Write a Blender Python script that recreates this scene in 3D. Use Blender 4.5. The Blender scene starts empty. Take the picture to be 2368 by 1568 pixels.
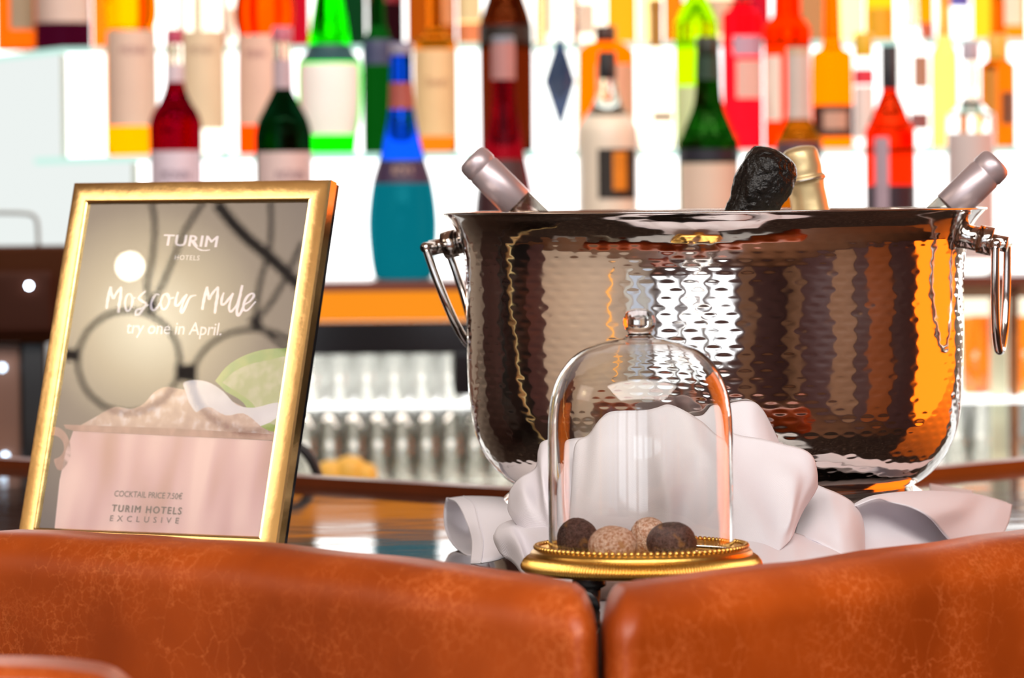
import bpy, bmesh, math, random
import numpy as np
from mathutils import Vector, Matrix, noise
random.seed(7)
sc = bpy.context.scene
# ------------------------------------------------------------------ camera
FPX = 9800.0; ZC = 1.375; ROLL = math.radians(.55); PITCH = math.radians(1.955)
U0 = Vector((0, math.sin(PITCH), math.cos(PITCH))); FW = Vector((0, math.cos(PITCH), -math.sin(PITCH)))
X0 = Vector((1, 0, 0)); RT = X0*math.cos(ROLL) - U0*math.sin(ROLL); UP = X0*math.sin(ROLL) + U0*math.cos(ROLL)
cam_d = bpy.data.cameras.new('camera'); cam = bpy.data.objects.new('camera', cam_d)
sc.collection.objects.link(cam); sc.camera = cam
cam_d.sensor_width = 36; cam_d.lens = FPX/2368*36; cam_d.clip_start = .05
cam.matrix_world = Matrix.Translation((0, 0, ZC)) @ Matrix((RT, UP, -FW)).transposed().to_4x4()
cam_d.dof.use_dof = True; cam_d.dof.focus_distance = 3.05; cam_d.dof.aperture_fstop = .149/.0165
CAM = Vector((0, 0, ZC))
# ------------------------------------------------------------------ world, lights, exposure
w = bpy.data.worlds.new('world'); sc.world = w; w.use_nodes = True
w.node_tree.nodes['Background'].inputs[0].default_value = (.80, .88, 1, 1)
w.node_tree.nodes['Background'].inputs[1].default_value = 1.0
sc.view_settings.view_transform = 'Standard'; sc.view_settings.look = 'None'
sc.view_settings.exposure = 0.0; sc.view_settings.gamma = 1.0; sc.view_settings.use_curve_mapping = False
sc.cycles.use_denoising = True
sc.cycles.max_bounces = 14; sc.cycles.transmission_bounces = 12; sc.cycles.transparent_max_bounces = 24
sc.cycles.sample_clamp_indirect = 8
def area(name, loc, target, sx, sy, power, col):
    l = bpy.data.lights.new(name, 'AREA'); l.shape = 'RECTANGLE'; l.size = sx; l.size_y = sy
    l.energy = power; l.color = col
    o = bpy.data.objects.new(name, l); sc.collection.objects.link(o); o.location = loc
    o.rotation_euler = (Vector(target)-Vector(loc)).to_track_quat('-Z', 'Y').to_euler()
    return o
# daylight coming in at the three windows behind the camera
for i, (x0, x1) in enumerate(((-3.7, -2.35), (-2.05, -.75), (-.45, .95))):
    area('window_daylight', ((x0+x1)/2, -3.95, 1.75), ((x0+x1)/2, 0, 1.75), x1-x0-.1, 2.1, 13, (.88, .94, 1))
# warm soft fill added over the bar seats, makes up for weak windows
area('ceiling_fill', (.2, .6, 3.14), (.2, .9, 0), 4.5, 3.6, 385, (1, .93, .87))
# fill light added above the back bar to brighten the bottle labels
area('bottle_label_fill', (.1, 4.5, 2.7), (.1, 5.8, 1.5), 2.6, .15, 34, (1, .88, .76))
area('left_wall_fill', (-2.2, 1.6, 3.1), (-4, 2.0, 1.4), 1.2, .8, 34, (1, .84, .62))  # added fill, gives the gold frame a brighter wall to reflect

# ------------------------------------------------------------------ helpers
C = sc.collection
def P(px, py, d):
    r = FW*FPX + RT*(px-1184) - UP*(py-784)
    return CAM + r*(d/r.y)
def PZ(px, py, z):
    r = FW*FPX + RT*(px-1184) - UP*(py-784)
    return CAM + r*((z-ZC)/r.z)
def lin(h):
    h = h.lstrip('#'); v = [int(h[i:i+2], 16)/255 for i in (0, 2, 4)]
    return tuple([(c/12.92 if c <= .04045 else ((c+.055)/1.055)**2.4) for c in v])+(1,)
def mesh(name, verts, faces, mats, parent=None, smooth=True, uvs=None, midx=None, loc=None):
    me = bpy.data.meshes.new(name); me.from_pydata([tuple(v) for v in verts], [], faces)
    if not isinstance(mats, (list, tuple)): mats = [mats]
    for m in mats: me.materials.append(m)
    if midx is not None: me.polygons.foreach_set('material_index', midx)
    me.polygons.foreach_set('use_smooth', [smooth]*len(me.polygons))
    me.update()
    o = bpy.data.objects.new(name, me); C.objects.link(o)
    if loc is not None: o.location = loc
    if parent is not None: o.parent = parent
    return o
def empty(name, loc, label, cat, group=None):
    o = bpy.data.objects.new(name, None); C.objects.link(o); o.location = loc; o.empty_display_size = .02
    o['label'] = label; o['category'] = cat
    if group: o['group'] = group
    return o
def tag(o, label, cat, group=None, kind=None):
    o['label'] = label; o['category'] = cat
    if group: o['group'] = group
    if kind: o['kind'] = kind
    return o
def struct(o): o['kind'] = 'structure'; return o
def autosmooth(o, a=.6):
    me = o.data; bm = bmesh.new(); bm.from_mesh(me)
    for e in bm.edges:
        e.smooth = not (len(e.link_faces) == 2 and e.calc_face_angle(0) > a)
    bm.to_mesh(me); bm.free(); return o
class MB:
    def __init__(s): s.v = []; s.f = []; s.m = []
    def add(s, v, f, mi=0):
        b = len(s.v); s.v += [Vector(q) for q in v]; s.f += [[i+b for i in q] for q in f]; s.m += [mi]*len(f); return s
    def box(s, x0, x1, y0, y1, z0, z1, mi=0):
        v = [(x, y, z) for x in (x0, x1) for y in (y0, y1) for z in (z0, z1)]
        return s.add(v, [[0, 1, 3, 2], [4, 6, 7, 5], [0, 4, 5, 1], [2, 3, 7, 6], [0, 2, 6, 4], [1, 5, 7, 3]], mi)
    def build(s, name, mats, parent=None, smooth=False, loc=None):
        return mesh(name, s.v, s.f, mats, parent, smooth, midx=s.m, loc=loc)
def prism(pts, z0, z1):
    n = len(pts); v = [(x, y, z0) for x, y in pts]+[(x, y, z1) for x, y in pts]
    f = [[i, (i+1) % n, n+(i+1) % n, n+i] for i in range(n)]+[list(range(n))[::-1], list(range(n, 2*n))]
    return v, f
def catmull(pts, n):
    pts = [np.array(p, float) for p in pts]; out = []; m = len(pts)
    for i in range(m-1):
        p0 = pts[i-1] if i > 0 else 2*pts[0]-pts[1]; p1 = pts[i]; p2 = pts[i+1]; p3 = pts[i+2] if i+2 < m else 2*pts[-1]-pts[-2]
        for k in range(n):
            t = k/n
            out.append(.5*((2*p1)+(-p0+p2)*t+(2*p0-5*p1+4*p2-p3)*t*t+(-p0+3*p1-3*p2+p3)*t**3))
    out.append(pts[-1]); return out
def lathe(prof, n=48, closed_ends=True):
    v = []; f = []
    for r, z in prof:
        for k in range(n):
            a = 2*math.pi*k/n; v.append((r*math.cos(a), r*math.sin(a), z))
    for i in range(len(prof)-1):
        for k in range(n):
            k2 = (k+1) % n; f.append([i*n+k, i*n+k2, (i+1)*n+k2, (i+1)*n+k])
    if closed_ends:
        f.append(list(range(n))[::-1]); b = (len(prof)-1)*n; f.append([b+k for k in range(n)])
    return v, f
def tube(path, r, n=12, closed=False):
    path = [Vector(p) for p in path]; v = []; f = []; m = len(path); prev = None
    for i, p in enumerate(path):
        if closed: t = (path[(i+1) % m]-path[i-1]).normalized()
        else: t = (path[min(i+1, m-1)]-path[max(i-1, 0)]).normalized()
        if prev is None:
            a = t.orthogonal().normalized()
        else:
            a = (prev-t*prev.dot(t)).normalized()
        prev = a; b = t.cross(a); rr = r[i] if isinstance(r, (list, tuple)) else r
        for k in range(n):
            an = 2*math.pi*k/n; v.append(p+(a*math.cos(an)+b*math.sin(an))*rr)
    for i in range(m if closed else m-1):
        j = (i+1) % m
        for k in range(n):
            k2 = (k+1) % n; f.append([i*n+k, i*n+k2, j*n+k2, j*n+k])
    if not closed: f.append(list(range(n))[::-1]); f.append([(m-1)*n+k for k in range(n)])
    return v, f
def rbox(hx, hy, hz, r, k=6, fill=(10, 3, 10)):
    """rounded box as dense grid shell"""
    def axis(h, nf):
        a = [-h+r*(1-math.cos(math.pi/2*i/k)) if False else -h+r*i/k for i in range(k)]
        mid = list(np.linspace(-h+r, h-r, nf+1)); return a+mid+[-q for q in a[::-1]]
    ax = [axis(hx, fill[0]), axis(hy, fill[1]), axis(hz, fill[2])]; H = (hx, hy, hz)
    idx = {}; V = []; F = []
    def vid(p):
        key = tuple(round(c, 7) for c in p)
        if key not in idx:
            q = Vector([max(-(H[i]-r), min(H[i]-r, p[i])) for i in range(3)]); d = Vector(p)-q
            # cube-sphere style rounding
            if d.length > 1e-9:
                u = [max(-1, min(1, c/r)) for c in d]; x, y, z = u
                s = Vector((x*math.sqrt(max(0, 1-y*y/2-z*z/2+y*y*z*z/3)), y*math.sqrt(max(0, 1-z*z/2-x*x/2+z*z*x*x/3)), z*math.sqrt(max(0, 1-x*x/2-y*y/2+x*x*y*y/3))))
                q = q+s.normalized()*r
            idx[key] = len(V); V.append(q)
        return idx[key]
    for a in range(3):
        b, c = (a+1) % 3, (a+2) % 3
        for sgn in (-1, 1):
            for i in range(len(ax[b])-1):
                for j in range(len(ax[c])-1):
                    q = []
                    for (ii, jj) in ((i, j), (i+1, j), (i+1, j+1), (i, j+1)):
                        p = [0, 0, 0]; p[a] = sgn*H[a]; p[b] = ax[b][ii]; p[c] = ax[c][jj]; q.append(vid(p))
                    F.append(q if sgn > 0 else q[::-1])
    return V, F
# ---- materials
def nt(name):
    m = bpy.data.materials.new(name); m.use_nodes = True; t = m.node_tree
    for n_ in list(t.nodes): t.nodes.remove(n_)
    o = t.nodes.new('ShaderNodeOutputMaterial'); return m, t, o
def pr(name, col, rough=.5, metal=0, bump=None, var=None, **kw):
    m, t, o = nt(name); b = t.nodes.new('ShaderNodeBsdfPrincipled'); t.links.new(b.outputs[0], o.inputs[0])
    b.inputs['Base Color'].default_value = col; b.inputs['Roughness'].default_value = rough; b.inputs['Metallic'].default_value = metal
    for k, v in kw.items(): b.inputs[k.replace('_', ' ')].default_value = v
    tc = t.nodes.new('ShaderNodeTexCoord')
    if var:
        sc_, amt = var; nz = t.nodes.new('ShaderNodeTexNoise'); nz.inputs['Scale'].default_value = sc_; nz.inputs['Detail'].default_value = 4
        t.links.new(tc.outputs['Object'], nz.inputs['Vector'])
        mx = t.nodes.new('ShaderNodeMix'); mx.data_type = 'RGBA'; mx.inputs['A'].default_value = tuple(c*(1-amt) for c in col[:3])+(1,)
        mx.inputs['B'].default_value = tuple(min(1, c*(1+amt)) for c in col[:3])+(1,)
        t.links.new(nz.outputs['Fac'], mx.inputs['Factor']); t.links.new(mx.outputs['Result'], b.inputs['Base Color'])
    if bump:
        sc_, st, di = bump; nz = t.nodes.new('ShaderNodeTexNoise'); nz.inputs['Scale'].default_value = sc_; nz.inputs['Detail'].default_value = 5
        t.links.new(tc.outputs['Object'], nz.inputs['Vector'])
        bp = t.nodes.new('ShaderNodeBump'); bp.inputs['Strength'].default_value = st; bp.inputs['Distance'].default_value = di
        t.links.new(nz.outputs['Fac'], bp.inputs['Height']); t.links.new(bp.outputs[0], b.inputs['Normal'])
    return m
def emit(name, col, s, noise_=None):
    m, t, o = nt(name); e = t.nodes.new('ShaderNodeEmission'); t.links.new(e.outputs[0], o.inputs[0])
    e.inputs[0].default_value = col; e.inputs[1].default_value = s
    return m
def glass(name, col, ior=1.45, rough=0.0):
    m, t, o = nt(name); g = t.nodes.new('ShaderNodeBsdfGlass'); t.links.new(g.outputs[0], o.inputs[0])
    g.inputs['Color'].default_value = col if len(col) == 4 else tuple(col)+(1,); g.inputs['IOR'].default_value = ior; g.inputs['Roughness'].default_value = rough
    return m
def thin(name, tint, lo, hi, rough=0.0, blend=.25):
    """thin clear sheet: transparent with a Fresnel-weighted mirror"""
    m, t, o = nt(name); tr = t.nodes.new('ShaderNodeBsdfTransparent'); tr.inputs[0].default_value = tint
    g = t.nodes.new('ShaderNodeBsdfGlossy'); g.inputs['Roughness'].default_value = rough; g.inputs[0].default_value = (1, 1, 1, 1)
    lw = t.nodes.new('ShaderNodeLayerWeight'); lw.inputs['Blend'].default_value = blend
    mr = t.nodes.new('ShaderNodeMapRange'); mr.inputs['To Min'].default_value = lo; mr.inputs['To Max'].default_value = hi
    t.links.new(lw.outputs['Fresnel'], mr.inputs['Value']); mx = t.nodes.new('ShaderNodeMixShader')
    t.links.new(mr.outputs[0], mx.inputs[0]); t.links.new(tr.outputs[0], mx.inputs[1]); t.links.new(g.outputs[0], mx.inputs[2]); t.links.new(mx.outputs[0], o.inputs[0])
    return m

M = {}
M['plaster'] = pr('cream plaster', lin('cdbfae'), .8, var=(2, .08))
M['ceil'] = pr('ceiling paint', lin('b09a88'), .8, var=(2, .05))
M['floorwood'] = pr('floor wood', lin('5b3a25'), .4, var=(6, .3))
M['darkwood'] = pr('dark wall wood', lin('573c3c'), .35, var=(5, .3))
M['black'] = pr('black satin', (.008, .008, .009, 1), .35)
M['blackgloss'] = pr('black gloss', (.012, .012, .014, 1), .12)
M['brownwood'] = pr('red brown wood', lin('6e3318'), .3, var=(14, .25))
M['steel'] = pr('polished steel', (.80, .745, .70, 1), .075, 1)
M['steel2'] = pr('handle steel', (.74, .70, .67, 1), .12, 1)
M['gold'] = pr('gold frame', lin('ffdc96'), .22, 1, bump=(70, .15, .002))
M['brass'] = pr('gilt brass', lin('dcae5a'), .33, 1, bump=(500, .25, .0006))
M['darkbronze'] = pr('bronze', lin('7a5a38'), .35, 1)

# ------------------------------------------------------------------ room shell
ZF = 0.0; CT = 1.10
struct(MB().box(-4, 4, -4.1, 7.6, -.1, 0).build('floor', M['floorwood']))
struct(MB().box(-4.1, 4.1, -4.2, 7.7, 3.2, 3.3).build('ceiling', M['ceil']))
struct(MB().box(-4.1, -4, -4.1, 7.6, 0, 3.2).build('wall_left', M['plaster']))
struct(MB().box(4, 4.1, -4.1, 7.6, 0, 3.2).build('wall_right', M['darkwood']))
struct(MB().box(-4, 4, 7.5, 7.6, 0, 3.2).build('wall_far', M['plaster']))
mb = MB(); xs = [-4, -3.75, -2.3, -2.1, -.7, -.5, 1.0, 4]
mb.box(-4, 4, -4.1, -4, 0, .65); mb.box(-4, 4, -4.1, -4, 2.85, 3.2)
for a, b in ((-4, -3.75), (-2.3, -2.1), (-.7, -.5), (1.0, 4)): mb.box(a, b, -4.1, -4, .65, 2.85)
struct(mb.build('wall_back', M['darkwood']))
for i, (a, b) in enumerate(((-3.75, -2.3), (-2.1, -.7), (-.5, 1.0))):
    fr = MB(); fr.box(a, a+.05, -4.08, -4, .65, 2.85); fr.box(b-.05, b, -4.08, -4, .65, 2.85)
    fr.box(a, b, -4.08, -4, .65, .70); fr.box(a, b, -4.08, -4, 2.80, 2.85); fr.box((a+b)/2-.02, (a+b)/2+.02, -4.08, -4, .65, 2.85)
    struct(fr.build('window_%d' % (i+1), M['plaster']))
# wood pilasters and lighter panels on the right and back walls
pan = pr('brown wall panel', lin('8f6a50'), .5, var=(3, .15)); orange_pan = pr('orange wall panel', lin('9a4f1c'), .5, var=(3, .15))
for i, (y0, y1, m_) in enumerate(((-3.5, -2.0, pan), (.2, 1.3, pan), (1.9, 2.9, orange_pan))):
    struct(MB().box(3.96, 4, y0, y1, .1, 2.7).build('trim_%d' % (i+1), m_))
struct(MB().box(1.3, 2.1, -4, -3.95, .1, 2.8).build('trim_4', pan))
struct(MB().box(-4, -3.93, 3.7, 5.4, 0, 2.7).build('trim_5', M['black']))
struct(MB().box(-4, -3.95, 2.95, 7.5, 0, 3.2).build('trim_6', M['darkwood']))
fr = MB()
for y_ in (-3.7, -3.0, -2.35, -1.75, -1.2): fr.box(-4, -3.93, y_-.04, y_+.04, .6, 2.9)
fr.box(-4, -3.93, -3.7, -1.2, .55, .62); fr.box(-4, -3.93, -3.7, -1.2, 2.88, 2.95); struct(fr.build('window_4', M['plaster']))
for k_, (a_, b_) in enumerate(((-3.66, -3.04), (-2.96, -2.39), (-2.31, -1.79), (-1.71, -1.24))):
    struct(MB().box(-3.985, -3.975, a_, b_, .62, 2.88).build('window_%d' % (k_+5), emit('daylight through sheer curtain', ((.72, .82, 1, 1), (1, .97, .9, 1))[k_ % 2], (.95, .6, .9, .7)[k_])))
wl = empty('wall_lamp', (-3.95, -.2, 1.5), 'tall slim amber wall lamp on the side wall', 'lamp')
V, F = rbox(.03, .05, .75, .02, 3, (1, 1, 3)); mesh('glow_shade', V, F, emit('amber lamp glow', (1, .42, .06, 1), 1.8), wl)
V, F = rbox(.03, .03, .09, .01, 2, (1, 1, 1)); mesh('bracket', [p+Vector((-.02, 0, -.83)) for p in V], F, M['darkbronze'], wl)
# amber onyx panel, lit from behind, at the end of the back bar to the right
amb = emit('amber lit onyx', (1, .175, .008, 1), 3.0)
ap = empty('amber_light_panel', (2.62, 4.25, .6), 'tall amber backlit panel at the right end of the bar', 'light panel')
MB().box(-.02, .0, -.55, 1.9, .05, 2.0).build('lit_sheet', amb, ap)
fr = MB(); fr.box(0, .05, -.6, 1.95, 0, 2.05); fr.build('frame', M['brownwood'], ap)

# ------------------------------------------------------------------ bar counter
def counter_poly(near, far, L=2.6):
    # near / far: corner points; the arms run off at 45 degrees
    a = 2**.5/2*L
    return [(near[0], near[1]), (near[0]+a, near[1]+a*1.12), (far[0]+a, far[1]+a*1.12), (far[0], far[1]), (far[0]-a, far[1]+a), (near[0]-a, near[1]+a)]
def stone():
    m, t, o = nt('dark polished stone'); b = t.nodes.new('ShaderNodeBsdfPrincipled'); t.links.new(b.outputs[0], o.inputs[0])
    tc = t.nodes.new('ShaderNodeTexCoord'); v = t.nodes.new('ShaderNodeTexNoise'); v.inputs['Scale'].default_value = 260; v.inputs['Detail'].default_value = 3
    r = t.nodes.new('ShaderNodeValToRGB'); r.color_ramp.elements[0].position = .60; r.color_ramp.elements[0].color = (.018, .012, .010, 1)
    r.color_ramp.elements[1].position = .72; r.color_ramp.elements[1].color = (.25, .19, .14, 1)
    t.links.new(tc.outputs['Object'], v.inputs['Vector']); t.links.new(v.outputs['Fac'], r.inputs[0]); t.links.new(r.outputs[0], b.inputs['Base Color'])
    b.inputs['Roughness'].default_value = .07
    n2 = t.nodes.new('ShaderNodeTexNoise'); n2.inputs['Scale'].default_value = 9; t.links.new(tc.outputs['Object'], n2.inputs['Vector'])
    bp = t.nodes.new('ShaderNodeBump'); bp.inputs['Strength'].default_value = .12; bp.inputs['Distance'].default_value = .004
    t.links.new(n2.outputs['Fac'], bp.inputs['Height']); t.links.new(bp.outputs[0], b.inputs['Normal']); return m
M['stone'] = stone()
NC = (.09, 2.665); FC = (.10, 3.725)
bc = empty('bar_counter', (NC[0], NC[1], 0), 'dark polished stone bar counter with a red-brown wooden back rail', 'counter')
def loc_(o, parent):   # keep world coordinates while parenting
    for v in o.data.vertices: v.co -= parent.location
    o.parent = parent; return o
v, f = prism(counter_poly(NC, FC), CT-.04, CT); loc_(mesh('countertop', v, f, M['stone'], smooth=False), bc)
v, f = prism(counter_poly((NC[0], NC[1]+.12), (FC[0], FC[1]-.05)), .0, CT-.04); loc_(mesh('base', v, f, M['darkwood'], smooth=False), bc)
v, f = prism(counter_poly((FC[0], FC[1]-.012), (FC[0], FC[1]+.03)), CT-.05, CT+.009); loc_(mesh('rail', v, f, M['brownwood'], smooth=False), bc)

# ------------------------------------------------------------------ leather bar chairs
def leather():
    m, t, o = nt('cognac leather'); b = t.nodes.new('ShaderNodeBsdfPrincipled'); t.links.new(b.outputs[0], o.inputs[0])
    N = t.nodes.new; L = t.links.new; tc = N('ShaderNodeTexCoord')
    n1 = N('ShaderNodeTexNoise'); n1.inputs['Scale'].default_value = 7; n1.inputs['Detail'].default_value = 3; L(tc.outputs['Object'], n1.inputs['Vector'])
    base = N('ShaderNodeValToRGB'); base.color_ramp.elements[0].position = .35; base.color_ramp.elements[0].color = lin('8a3605')
    base.color_ramp.elements[1].position = .68; base.color_ramp.elements[1].color = lin('b04c10'); L(n1.outputs['Fac'], base.inputs[0])
    # fine scuffed veins
    def veins(scale, dist, width, mask_scale, mlo, mhi):
        nd = N('ShaderNodeTexNoise'); nd.inputs['Scale'].default_value = scale*.55; nd.inputs['Detail'].default_value = 5; nd.inputs['Roughness'].default_value = .65
        L(tc.outputs['Object'], nd.inputs['Vector'])
        mad = N('ShaderNodeVectorMath'); mad.operation = 'MULTIPLY_ADD'; mad.inputs[1].default_value = (dist,)*3
        L(nd.outputs['Color'], mad.inputs[0]); L(tc.outputs['Object'], mad.inputs[2])
        vo = N('ShaderNodeTexVoronoi'); vo.feature = 'DISTANCE_TO_EDGE'; vo.inputs['Scale'].default_value = scale; L(mad.outputs[0], vo.inputs['Vector'])
        mr = N('ShaderNodeMapRange'); mr.inputs['From Min'].default_value = 0; mr.inputs['From Max'].default_value = width; mr.inputs['To Min'].default_value = 1; mr.inputs['To Max'].default_value = 0
        L(vo.outputs['Distance'], mr.inputs['Value'])
        mk = N('ShaderNodeTexNoise'); mk.inputs['Scale'].default_value = mask_scale; mk.inputs['Detail'].default_value = 3; L(tc.outputs['Object'], mk.inputs['Vector'])
        mm = N('ShaderNodeMapRange'); mm.inputs['From Min'].default_value = mlo; mm.inputs['From Max'].default_value = mhi; L(mk.outputs['Fac'], mm.inputs['Value'])
        mu = N('ShaderNodeMath'); mu.operation = 'MULTIPLY'; L(mr.outputs[0], mu.inputs[0]); L(mm.outputs[0], mu.inputs[1]); return mu.outputs[0]
    a1 = veins(110, .022, .045, 14, .44, .72); a2 = veins(48, .035, .020, 10, .42, .7)
    ad = N('ShaderNodeMath'); ad.operation = 'MAXIMUM'; L(a1, ad.inputs[0]); L(a2, ad.inputs[1])
    sc2 = N('ShaderNodeMath'); sc2.operation = 'MULTIPLY'; sc2.inputs[1].default_value = .85; L(ad.outputs[0], sc2.inputs[0])
    mx = N('ShaderNodeMix'); mx.data_type = 'RGBA'; mx.inputs['B'].default_value = lin('d87a42'); L(sc2.outputs[0], mx.inputs['Factor']); L(base.outputs[0], mx.inputs['A'])
    L(mx.outputs['Result'], b.inputs['Base Color'])
    n3 = N('ShaderNodeTexNoise'); n3.inputs['Scale'].default_value = 700; n3.inputs['Detail'].default_value = 2; L(tc.outputs['Object'], n3.inputs['Vector'])
    bp = N('ShaderNodeBump'); bp.inputs['Strength'].default_value = .18; bp.inputs['Distance'].default_value = .0004; L(n3.outputs['Fac'], bp.inputs['Height']); L(bp.outputs[0], b.inputs['Normal'])
    b.inputs['Roughness'].default_value = .42; b.inputs['Specular IOR Level'].default_value = .42
    return m
M['leather'] = leather()
def chair_back(name, A, dirv, L_, wr_sign, label):
    """A: plan point of the front face at the gap end; dirv: plan direction away from the gap"""
    d = Vector((dirv[0], dirv[1], 0)).normalized(); nrm = Vector((-d.y, d.x, 0))
    if nrm.y < 0: nrm = -nrm
    th = .075; H = .30; ztop = ZC-(.2278 if wr_sign > 0 else .2308)
    root = empty(name, (A[0]+d.x*L_/2, A[1]+d.y*L_/2, 0), label, 'bar chair', 'leather bar chairs at the counter')
    V, F = rbox(L_/2, th/2, H/2, .030, 8, (70, 3, 40)); out = []
    for p in V:
        u = (p.x+L_/2)            # distance from the gap end
        wr = math.exp(-((u-.03)/.035)**2)
        k = noise.noise(Vector((p.x*30, (p.z+p.x*1.2*wr_sign)*70, 3.1)))
        dy = -.0045*math.sin(min(1, u/.12)*math.pi/2)+.0016*wr*k+.002*noise.noise(Vector((p.x*6, p.z*8, 1)))
        bow = .012*((p.x/(L_/2))**2)
        y = p.y+dy+bow*-1+.012
        zz = p.z-.0052*math.exp(-(u/.07)**1.3)*(1 if p.z > 0 else 0)+.0022*math.sin(p.x*9+wr_sign)+.0012*noise.noise(Vector((p.x*14, 0, 0)))
        mit = (p.y+th/2)*1.0*max(0, 1-u/.14)      # mitred end, so the two backs meet without touching
        out.append(d*(p.x+mit)+nrm*(y+th/2)+Vector((0, 0, ztop-H/2+zz)))
    mesh('backrest', out, F, M['leather'], root)
    # seat, footrest frame and legs below the picture
    def q(u, y, z): return d*(u*.9+.05)+nrm*y+Vector((0, 0, z))
    V, F = rbox(.23, .22, .05, .03, 5, (4, 4, 2)); mesh('seat', [q(p.x, p.y-.24, p.z+.74) for p in V], F, M['leather'], root)
    for sx in (-1, 1):
        for sy in (-1, 1):
            V, F = tube([q(sx*.19, sy*.19-.24, .69), q(sx*.21, sy*.21-.24, .0)], .013, 8); mesh('leg', V, F, M['black'], root)
    V, F = rbox(.02, .015, .11, .006, 2, (1, 1, 2)); mesh('back_support', [q(p.x, p.y+.03, p.z+.80) for p in V], F, M['black'], root)
    return root
chair_back('bar_chair', (.048, 2.462), (-.69, .72), .64, 1, 'cognac leather bar chair whose scuffed back runs under the framed card')
chair_back('bar_chair', (.056, 2.455), (.66, .75), .58, -1, 'cognac leather bar chair whose back runs under the gilt dish and napkin')
# rounded arm of a third chair at the lower left corner
ar = empty('bar_chair', tuple(P(40, 1568, 2.30)*1.0)[:2]+(0,), 'tan leather bar chair, only its rounded piped arm showing at the bottom corner', 'bar chair', 'leather bar chairs at the counter')
c0 = P(60, 1533, 2.30); V, F = rbox(.095, .05, .03, .029, 8, (12, 4, 2))
pts = []
for p in V:
    x = p.x; z = p.z - .012*max(0, (x/.095))**3
    pts.append(Vector((c0.x-.028+x, c0.y+p.y*1.0, c0.z-.0285+z)) - ar.location)
mesh('arm', pts, F, M['leather'], ar)
V, F = tube([Vector((c0.x-.028+x-ar.location.x, c0.y-.047-ar.location.y, c0.z-.004-.012*max(0, x/.095)**3-ar.location.z-(.006*max(0, (x-.05)/.04))**1)) for x in np.linspace(-.08, .08, 30)], .0022, 8)
mesh('piping', V, F, M['leather'], ar)
V, F = rbox(.02, .02, .5, .01, 2, (1, 1, 4)); mesh('leg', [Vector((c0.x-.028+p.x, c0.y+p.y, p.z+.525))-ar.location+Vector((0, 0, 0)) for p in V], F, M['black'], ar)

# ------------------------------------------------------------------ champagne bucket
BD = 3.30; BS = FPX/BD; BX = P(1652, 700, BD).x; BY = BD
def bz(y): return ZC-(y-444.5)/BS-CT          # height above counter
prof = [(627, 486.5), (621, 494), (608, 508), (594, 530), (583, 560), (577, 600), (575, 650), (575, 750), (573, 850), (568, 930), (556, 995), (535, 1045), (505, 1085), (478, 1108), (455, 1121)]
bk = empty('champagne_bucket', (BX, BY, CT), 'big round hammered steel champagne bucket standing on the bar counter', 'bucket')
pp_ = catmull([(r/BS, bz(y)) for r, y in prof], 24)
# resample by arc length
arc = [0]
for i in range(1, len(pp_)): arc.append(arc[-1]+float(np.linalg.norm(pp_[i]-pp_[i-1])))
rows_n = 300; ss = np.linspace(0, arc[-1], rows_n); pr_ = np.interp(ss, arc, [p[0] for p in pp_]); pz_ = np.interp(ss, arc, [p[1] for p in pp_])
dr = np.gradient(pr_, ss); dz = np.gradient(pz_, ss)
NCOL = 74; NP = NCOL*10; th = np.arange(NP)*2*math.pi/NP
rowp = .0060
S, T = np.meshgrid(ss, th, indexing='ij')
row = np.floor(S/rowp); fv = (S/rowp-row)-.5
rnd = np.sin(row*12.9898)*43758.5453; rnd = rnd-np.floor(rnd)
cu = T/(2*math.pi)*NCOL+.5*(row % 2)+.28*rnd; col = np.floor(cu); fu = cu-col-.5
h2 = np.sin(row*7.13+col*3.77+1.3)*1375.77; h2 = h2-np.floor(h2)
d2 = (fu/(.40))**2+(fv/.42)**2
dep = np.clip(1-d2, 0, 1)**1.3*(.5+.9*h2)*(1+.7*fv)
fade = np.clip((S-.010)/.016, 0, 1)*np.clip((arc[-1]-.012-S)/.012, 0, 1)
broad = .00022*np.sin(T*9+S*40)*np.sin(S*70+T*5)
disp = (-.00012*dep+1.0*broad)*fade
# surface normal (outward): profile goes down, so outward = (-dz, dr)
nr = -dz; nz_ = dr; ln = np.sqrt(nr**2+nz_**2); nr /= ln; nz_ /= ln
Rr = pr_[:, None]+disp*nr[:, None]; Zz = pz_[:, None]+disp*nz_[:, None]
VV = np.stack([Rr*np.cos(T), Rr*np.sin(T), Zz], -1).reshape(-1, 3)
ii = np.arange(rows_n-1)[:, None]*NP; kk = np.arange(NP)[None, :]; k2 = (kk+1) % NP
FF = np.stack([ii+kk, ii+NP+kk, ii+NP+k2, ii+k2], -1).reshape(-1, 4)
me = bpy.data.meshes.new('bowl'); me.vertices.add(len(VV)); me.vertices.foreach_set('co', VV.ravel()); me.loops.add(FF.size); me.loops.foreach_set('vertex_index', FF.ravel().astype(np.int32))
me.polygons.add(len(FF)); me.polygons.foreach_set('loop_start', np.arange(0, FF.size, 4, dtype=np.int32)); me.polygons.foreach_set('loop_total', np.full(len(FF), 4, np.int32))
me.polygons.foreach_set('use_smooth', np.ones(len(FF), bool)); me.materials.append(M['steel']); me.update(); me.validate()
o = bpy.data.objects.new('bowl', me); C.objects.link(o); o.parent = bk
inn = [(626, 485.5), (620, 490), (606, 506), (590, 530), (578, 562), (572, 602), (570, 650), (570, 750), (567, 850), (562, 930), (549, 995), (527, 1042), (497, 1080), (440, 1108), (5, 1112)]
v, f = lathe([(r/BS, bz(y)) for r, y in inn], 128, False); mesh('lining', v, f, M['steel'], bk)
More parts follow.
